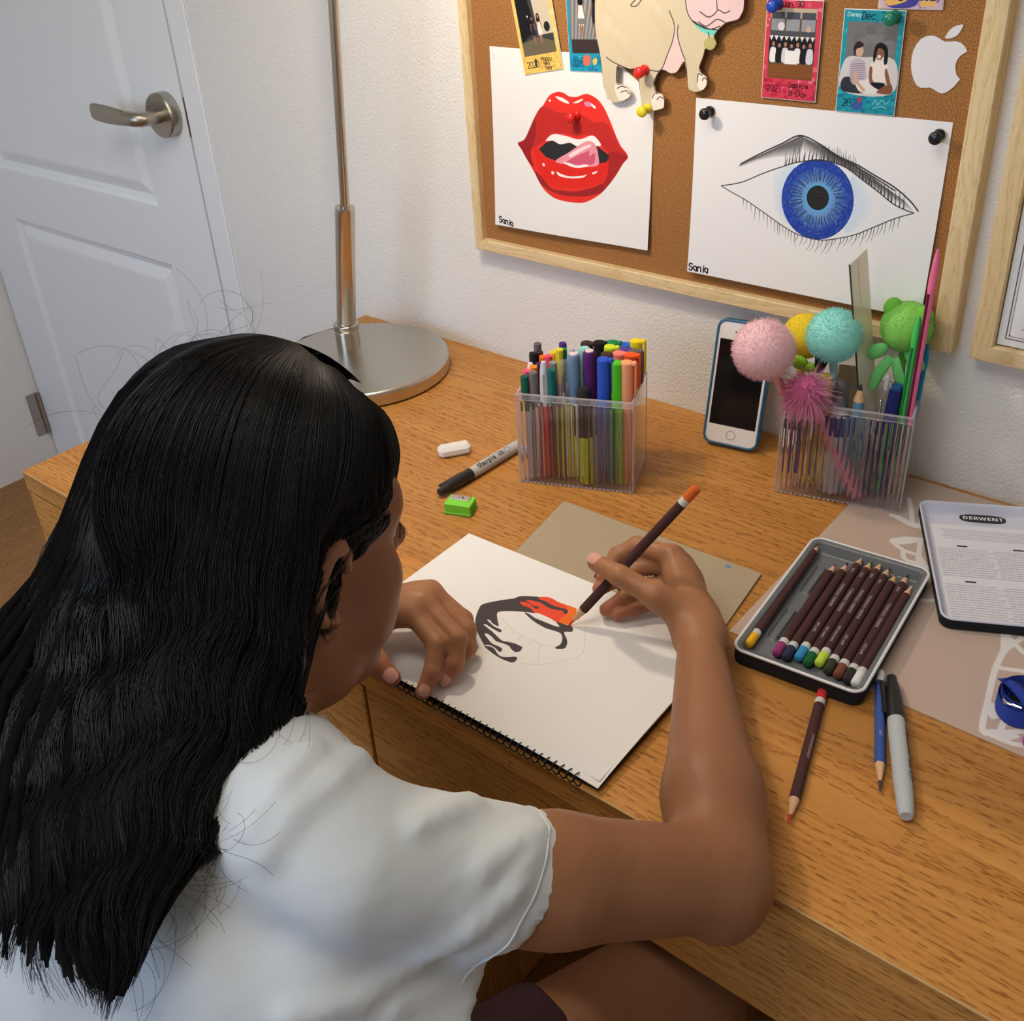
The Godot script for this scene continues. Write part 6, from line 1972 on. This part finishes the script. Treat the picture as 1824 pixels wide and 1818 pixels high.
func clothes(t: Node3D, off: Transform3D) -> void:
	var sa := V(0.885, 0.140, 0.874)
	var el := V(1.022, 0.034, 0.668)
	var sr := V(0.880, 0.152, 0.872)
	var he := sa + (el - sa) * 0.60 + V(-0.002, -0.006, 0.004)
	var sl := V(0.580, 0.148, 0.930)
	var ell := V(0.420, 0.040, 0.720)
	var b := Bones.new()
	b.add(V(0.838, 0.166, 0.880), V(0.60, 0.150, 0.925), 0.056, 0.054)
	b.add(V(0.800, 0.060, 0.915), V(0.775, -0.26, 1.02), 0.098, 0.110)
	b.add(V(0.73, 0.060, 0.935), V(0.72, -0.26, 1.03), 0.102, 0.114)
	b.add(V(0.66, 0.060, 0.945), V(0.66, -0.26, 1.03), 0.098, 0.110)
	b.add(V(0.785, 0.172, 0.878), V(0.690, 0.165, 0.905), 0.060, 0.058)
	# right sleeve, hanging wide below the arm
	b.add(sr, he, 0.050, 0.043)
	b.add(V(0.865, 0.075, 0.905), V(0.950, -0.005, 0.822), 0.056, 0.044)
	b.add(V(0.850, 0.020, 0.940), V(0.935, -0.085, 0.880), 0.062, 0.050)
	b.add(sl, sl.lerp(ell, 0.6), 0.054, 0.048)
	b.add(V(0.600, 0.090, 0.950), V(0.520, 0.03, 0.880), 0.060, 0.046)
	# soft folds that run from the back and the armpit to the shoulder and the hem
	var fold := Bones.new()
	var ridge := func(pts: Array, r: float):
		for k in pts.size() - 1: fold.add(pts[k], pts[k + 1], 0.0, 0.0)
	for fp in FOLDS: ridge.call(fp[0], fp[1])
	var hem := V(0.951, 0.095, 0.796)
	var hn := V(0.582, -0.654, -0.483).normalized()
	var hl := V(0.480, 0.09, 0.805)
	var hln := V(-0.68, -0.45, -0.58).normalized()
	var neck := Bones.new().add(V(0.772, 0.155, 0.880), V(0.735, 0.300, 0.815), 0.056, 0.064)
	var wob := FastNoiseLite.new()
	wob.seed = 12
	wob.frequency = 9.0
	var f := func(p: Vector3):
		var d := b.d(p, 0.022)
		d += wob.get_noise_3d(p.x * 1.6 + p.y, p.y, p.z * 0.7) * 0.0030 + wob.get_noise_3d(p.x * 2.2 - p.z * 2.0, p.y * 5.0, p.z * 3.0 + p.x * 3.0) * 0.0007
		var fd := fold.d(p, 0.004)
		d -= 0.0078 * exp(-fd * fd / 0.00007)
		# hems: cut square, hollow inside
		var c := (p - hem).dot(hn)
		if p.x > 0.80: d = maxf(d, c)
		if p.x < 0.62: d = maxf(d, (p - hl).dot(hln))
		d = maxf(d, -neck.d(p, 0.01))
		return d
	var s := sh()
	nets(s, f, V(0.40, -0.40, 0.72), V(1.00, 0.245, 1.17), 0.0048, 0.014)
	var cloth := mat(c8(208, 212, 212), 0.85, 0.0, 0.2)
	cloth.rim_enabled = true
	cloth.rim = 0.25
	bumpy(cloth, 0.08, 26.0, 0.012)
	var shirt := part("t_shirt", sh().add(s, off), cloth, t)
	# collar: a ribbed band round the neck
	var ring := []
	for k in 29:
		var a := TAU * k / 28.0
		var ax := V(-0.26, 0.84, -0.44).normalized()
		var u := V(1, 0, 0)
		u = (u - ax * u.dot(ax)).normalized()
		ring.append(V(0.762, 0.190, 0.868) + u * cos(a) * 0.058 + ax.cross(u) * sin(a) * 0.058)
	part("collar", sh().add(sh().tube(ring, 0.0075, 10, false, 0.55), off), cloth, shirt)
	var stitch := []
	for k in 40:
		# the stitched line of the right hem, a little inside its edge
		var a := TAU * k / 39.0
		var ax := hn
		var u := (V(0, 1, 0) - ax * ax.y).normalized()
		var w := ax.cross(u)
		var o := hem - hn * 0.017 + V(-0.004, -0.010, 0.006)
		var dd := u * cos(a) + w * sin(a)
		var r := 0.02
		for q in 40:
			if f.call(o + dd * r) > 0.0: break
			r += 0.003
		for q in 8:
			if f.call(o + dd * r) < 0.0: break
			r -= 0.0006
		stitch.append(o + dd * (r + 0.0004))
	part("hem_stitch", sh().add(sh().tube(stitch, 0.0009, 6, false), off), cloth, shirt)
	# dark shorts, lengthened so their colour stands in for shade on the thighs
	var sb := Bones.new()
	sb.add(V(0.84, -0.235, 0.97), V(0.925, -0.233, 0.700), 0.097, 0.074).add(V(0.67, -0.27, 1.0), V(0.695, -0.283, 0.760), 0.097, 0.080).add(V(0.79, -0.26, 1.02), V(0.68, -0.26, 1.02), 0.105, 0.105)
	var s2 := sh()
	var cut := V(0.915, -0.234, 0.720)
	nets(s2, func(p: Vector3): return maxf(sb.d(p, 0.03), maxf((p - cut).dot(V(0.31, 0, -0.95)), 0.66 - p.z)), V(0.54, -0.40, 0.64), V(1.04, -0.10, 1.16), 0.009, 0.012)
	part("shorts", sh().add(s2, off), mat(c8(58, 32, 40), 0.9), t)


var FOLDS := [
	[[V(0.912,0.160,0.800), V(0.914,0.173,0.821), V(0.914,0.184,0.847)], 0.0042],
	[[V(0.948,0.140,0.780), V(0.949,0.149,0.803), V(0.948,0.153,0.830)], 0.0034],
	[[V(0.956,0.141,0.794), V(0.962,0.135,0.820), V(0.955,0.124,0.849), V(0.926,0.098,0.876), V(0.916,0.097,0.912), V(0.896,0.102,0.946)], 0.0046],
	[[V(0.962,0.108,0.834), V(0.935,0.070,0.850), V(0.927,0.081,0.897)], 0.0034],
	[[V(0.860,0.202,0.840), V(0.870,0.213,0.866), V(0.867,0.211,0.898), V(0.865,0.195,0.921)], 0.0038],
	[[V(0.849,0.219,0.864), V(0.854,0.218,0.894), V(0.856,0.204,0.917)], 0.0036]]


var HAIR := [
	[V(0.669,0.401,0.735), V(0.616,0.384,0.748), V(0.570,0.357,0.762), V(0.543,0.321,0.784), V(0.541,0.289,0.811), V(0.548,0.258,0.844), V(0.564,0.237,0.877), V(0.570,0.229,0.909), V(0.589,0.209,0.954), V(0.635,0.172,1.004), V(0.688,0.143,1.042)],
	[V(0.683,0.403,0.736), V(0.651,0.392,0.757), V(0.623,0.365,0.779), V(0.612,0.330,0.809), V(0.616,0.292,0.842), V(0.628,0.258,0.882), V(0.653,0.229,0.929), V(0.677,0.203,0.974), V(0.712,0.167,1.017), V(0.751,0.142,1.049)],
	[V(0.700,0.405,0.735), V(0.690,0.396,0.767), V(0.689,0.373,0.801), V(0.693,0.339,0.832), V(0.699,0.297,0.866), V(0.711,0.261,0.906), V(0.733,0.229,0.952), V(0.757,0.197,0.994), V(0.775,0.168,1.023), V(0.792,0.150,1.038)],
	[V(0.717,0.407,0.734), V(0.719,0.393,0.767), V(0.727,0.370,0.801), V(0.738,0.336,0.833), V(0.747,0.295,0.865), V(0.761,0.258,0.904), V(0.779,0.224,0.946), V(0.797,0.193,0.985), V(0.812,0.162,1.012), V(0.830,0.142,1.023)],
	[V(0.726,0.404,0.729), V(0.742,0.390,0.764), V(0.759,0.367,0.798), V(0.774,0.334,0.827), V(0.785,0.293,0.856), V(0.798,0.254,0.891), V(0.808,0.221,0.931), V(0.820,0.192,0.966), V(0.831,0.163,0.994), V(0.841,0.138,1.017)],
	[V(0.733,0.401,0.725), V(0.756,0.386,0.755), V(0.776,0.363,0.787), V(0.792,0.330,0.814), V(0.800,0.289,0.838), V(0.812,0.249,0.874), V(0.823,0.218,0.912), V(0.830,0.192,0.949), V(0.834,0.169,0.979), V(0.839,0.149,1.001)],
	[V(0.736,0.394,0.720), V(0.764,0.380,0.745), V(0.784,0.354,0.771), V(0.795,0.323,0.793), V(0.807,0.288,0.818), V(0.812,0.252,0.841), V(0.820,0.223,0.864), V(0.828,0.207,0.901), V(0.831,0.189,0.936), V(0.832,0.178,0.966)],
	[V(0.743,0.386,0.712), V(0.768,0.364,0.724), V(0.785,0.340,0.742), V(0.792,0.321,0.767), V(0.792,0.313,0.788), V(0.797,0.297,0.804), V(0.800,0.266,0.817), V(0.805,0.233,0.832), V(0.815,0.212,0.851), V(0.828,0.208,0.878), V(0.835,0.197,0.905), V(0.836,0.190,0.925)],
	[V(0.741,0.367,0.698), V(0.759,0.337,0.699), V(0.767,0.308,0.706), V(0.773,0.292,0.729), V(0.780,0.287,0.757), V(0.786,0.282,0.779), V(0.792,0.269,0.792), V(0.789,0.247,0.796), V(0.788,0.228,0.796)],
	[V(0.729,0.352,0.681), V(0.743,0.317,0.675), V(0.748,0.293,0.680), V(0.755,0.281,0.699), V(0.763,0.272,0.722), V(0.772,0.269,0.748), V(0.780,0.269,0.771), V(0.789,0.260,0.787), V(0.792,0.245,0.795)]]
var guide := []


func hair_at(u: float, v: float) -> Vector3:
	var n := guide.size()
	var m: int = guide[0].size()
	var i := clampi(int(u), 0, n - 2)
	var fu := u - i
	var fv := v * (m - 1)
	var j := clampi(int(fv), 0, m - 2)
	fv -= j
	var r := []
	for k in 4:
		var g: Array = guide[clampi(i + k - 1, 0, n - 1)]
		r.append((g[j] as Vector3).cubic_interpolate(g[j + 1], g[maxi(j - 1, 0)], g[mini(j + 2, m - 1)], fv))
	var p := (r[1] as Vector3).cubic_interpolate(r[2], r[0], r[3], fu)
	# never inside the skull
	var q := (HB.inverse() * (p - HC) - V(0, 0.036, 0.020)) / V(0.0850, 0.1030, 0.1030)
	var l := q.length()
	var soft := lerpf(0.30, 0.02, smoothstep(6.5, 9.0, u))
	if l < 1.0 + soft and l > 0.2:
		var lm := maxf(l, 1.0) + pow(maxf(0.0, soft - absf(l - 1.0)) / soft, 2.0) * soft * 0.25
		p = HC + HB * (q / l * lm * V(0.0850, 0.1030, 0.1030) + V(0, 0.036, 0.020))
	return p


func hair(t: Node3D, off: Transform3D) -> void:
	# far side: down the left of the head to the left shoulder
	var far := [
		[V(0.7240,0.3560,0.6840), hp(-0.042, 0.096, 0.046), hp(-0.070, 0.062, 0.042), hp(-0.084, 0.022, 0.042), hp(-0.094, -0.030, 0.036), hp(-0.098, -0.100, 0.020), hp(-0.105, -0.170, 0.0), hp(-0.110, -0.240, -0.030)],
		[V(0.7180,0.3850,0.7080), hp(-0.050, 0.111, 0.006), hp(-0.080, 0.075, 0.006), hp(-0.099, 0.030, 0.000), hp(-0.106, -0.030, -0.010), hp(-0.112, -0.100, -0.030), hp(-0.118, -0.170, -0.055), hp(-0.124, -0.230, -0.100)],
		[V(0.6920,0.4010,0.7300), hp(-0.052, 0.114, -0.035), hp(-0.084, 0.080, -0.046), hp(-0.104, 0.035, -0.060), hp(-0.114, -0.030, -0.072), hp(-0.124, -0.100, -0.100), hp(-0.130, -0.170, -0.140), hp(-0.130, -0.225, -0.190)]]
	for g in far + HAIR:
		# even steps along each guide
		var len := 0.0
		for k in g.size() - 1: len += g[k].distance_to(g[k + 1])
		var o := []
		var k := 0
		var gone := 0.0
		for q in 13:
			var want := len * q / 12.0
			while k < g.size() - 2 and gone + g[k].distance_to(g[k + 1]) < want:
				gone += g[k].distance_to(g[k + 1]); k += 1
			var w: float = clampf((want - gone) / g[k].distance_to(g[k + 1]), 0.0, 1.0)
			o.append(g[k].cubic_interpolate(g[k + 1], g[maxi(k - 1, 0)], g[mini(k + 2, g.size() - 1)], w))
		guide.append(o)
	var black := mat(c8(12, 10, 11), 0.42, 0.0, 0.40)
	var dull := mat(c8(10, 9, 10), 0.7, 0.0, 0.15)
	var rng := RandomNumberGenerator.new()
	rng.seed = 21
	var top := guide.size() - 1.0
	var inner := HC + HB * V(0.0, -0.06, 0.05)
	# under it all a close cap over the skull
	var capm := sh().ball(HC + HB * V(0, 0.044, 0.024), V(0.0825, 0.0920, 0.0965), 36, HB)
	var base := part("hair", sh().add(capm, off), dull, t)
	# broad locks
	var locks := sh()
	for k in 150:
		var u0 := lerpf(0.0, top, (k + 0.5) / 150.0) + rng.randf_range(-0.05, 0.05)
		u0 = clampf(u0, 0.0, top)
		var ph := rng.randf() * TAU
		var deep := rng.randf_range(0.003, 0.014)
		var pts := []
		var rad := []
		var size := 0.0105 if u0 < 10.6 else 0.0060
		for j in 17:
			var v := j / 16.0
			var u := ear_gap(u0, v)
			u = clampf(u + 0.12 * sin(v * 24.0 + ph) * v * v, 0.0, top)
			var p := hair_at(u, v)
			var outw := (p - inner).normalized()
			pts.append(p - outw * (deep + 0.004))
			rad.append((size if v < 0.86 else lerpf(size, 0.0012, (v - 0.86) / 0.14)) * lerpf(0.22, 1.0, minf(1.0, v * 4.0)))
		locks.tube(pts, rad, 8, true, 0.55, (pts[4] - inner).normalized())
	var lk := part("locks", sh().add(locks, off), dull, base)
	lk.set_meta("kind", "stuff")
	# fine strands over the locks, gathered in wavy tufts
	var s := sh()
	var tuft := []
	for k in 260: tuft.append([rng.randf_range(0.0, top), rng.randf_range(-0.7, 0.7), rng.randf_range(0.6, 1.5), rng.randf_range(-0.004, 0.003)])
	var hr := []
	for k in 27: hr.append(0.0004 * minf(1.0, 0.6 + k * 0.2) * (1.0 if k < 18 else lerpf(1.0, 0.25, (k - 18) / 8.0)))
	for k in 8000:
		var c: Array = tuft[k % 260]
		var u0: float = c[0] + rng.randf_range(-0.20, 0.20)
		var lift := rng.randf_range(-0.0035, 0.0020)
		var ph: float = c[1] + 3.2 * sin(c[0] * 1.15) + rng.randf_range(-0.16, 0.16)
		var amp: float = c[2]
		var vend := rng.randf_range(0.80, 1.0)
		var vst := 0.0 if k % 5 else rng.randf_range(0.1, 0.5)
		var pts := []
		for j in 27:
			var v: float = vst + (vend - vst) * j / 26.0
			var u: float = lerpf(u0, c[0], smoothstep(0.25, 0.95, v) * 0.72)
			u = ear_gap(clampf(u, 0.0, top), v)
			var wv := smoothstep(0.22, 0.6, v)
			u = clampf(u + 0.155 * amp * sin(v * 39.0 + ph) * wv, 0.0, top)
			var p := hair_at(u, v)
			var outw := (p - inner).normalized()
			pts.append(p + outw * (lerpf(-0.005, lift, smoothstep(0.0, 0.14, v)) + c[3] * v + 0.0028 * wv * amp * cos(v * 39.0 + ph * 1.2)))
		s.tube(pts, hr, 3, false)
	var st := part("strands", sh().add(s, off), black, base)
	st.set_meta("kind", "stuff")
	# loose flying hairs round the crown and over the shirt
	var fly := sh()
	for k in 150:
		var crown := k < 42
		var u := rng.randf_range(2.0, 8.0) if crown else rng.randf_range(7.0, 9.9)
		var v0 := rng.randf_range(0.02, 0.35) if crown else rng.randf_range(0.62, 0.98)
		var p := hair_at(u, v0)
		var outw := (p - inner).normalized()
		var d := (outw * (0.9 if crown else 0.35) + V(rng.randf_range(-1, 1), rng.randf_range(-0.7, 0.6), rng.randf_range(-1, 1)) * 0.9 + (V(0.5, -0.2, -0.2) if not crown else Vector3.ZERO)).normalized()
		var turn := V(rng.randf_range(-1, 1), rng.randf_range(-1, 1), rng.randf_range(-1, 1)).normalized()
		var step := rng.randf_range(0.002, 0.0055)
		var curl := rng.randf_range(0.10, 0.42)
		var pts := [p - outw * 0.004]
		for j in 13:
			pts.append(pts[-1] + d * step)
			d = d.rotated(turn, curl)
		fly.tube(pts, 0.00009 if crown else 0.00011, 3, false)
	var fh := part("loose_hairs", sh().add(fly, off), black, base)
	fh.set_meta("kind", "stuff")


# strands part to both sides of the ear
func ear_gap(u: float, v: float) -> float:
	var e := 10.5
	if absf(u - e) < 0.6 and v > 0.46:
		var w := smoothstep(0.46, 0.55, v)
		return lerpf(u, e - 0.6 + 0.1 * (u - e) if u < e else e + 0.6 + 0.1 * (u - e), w)
	return u
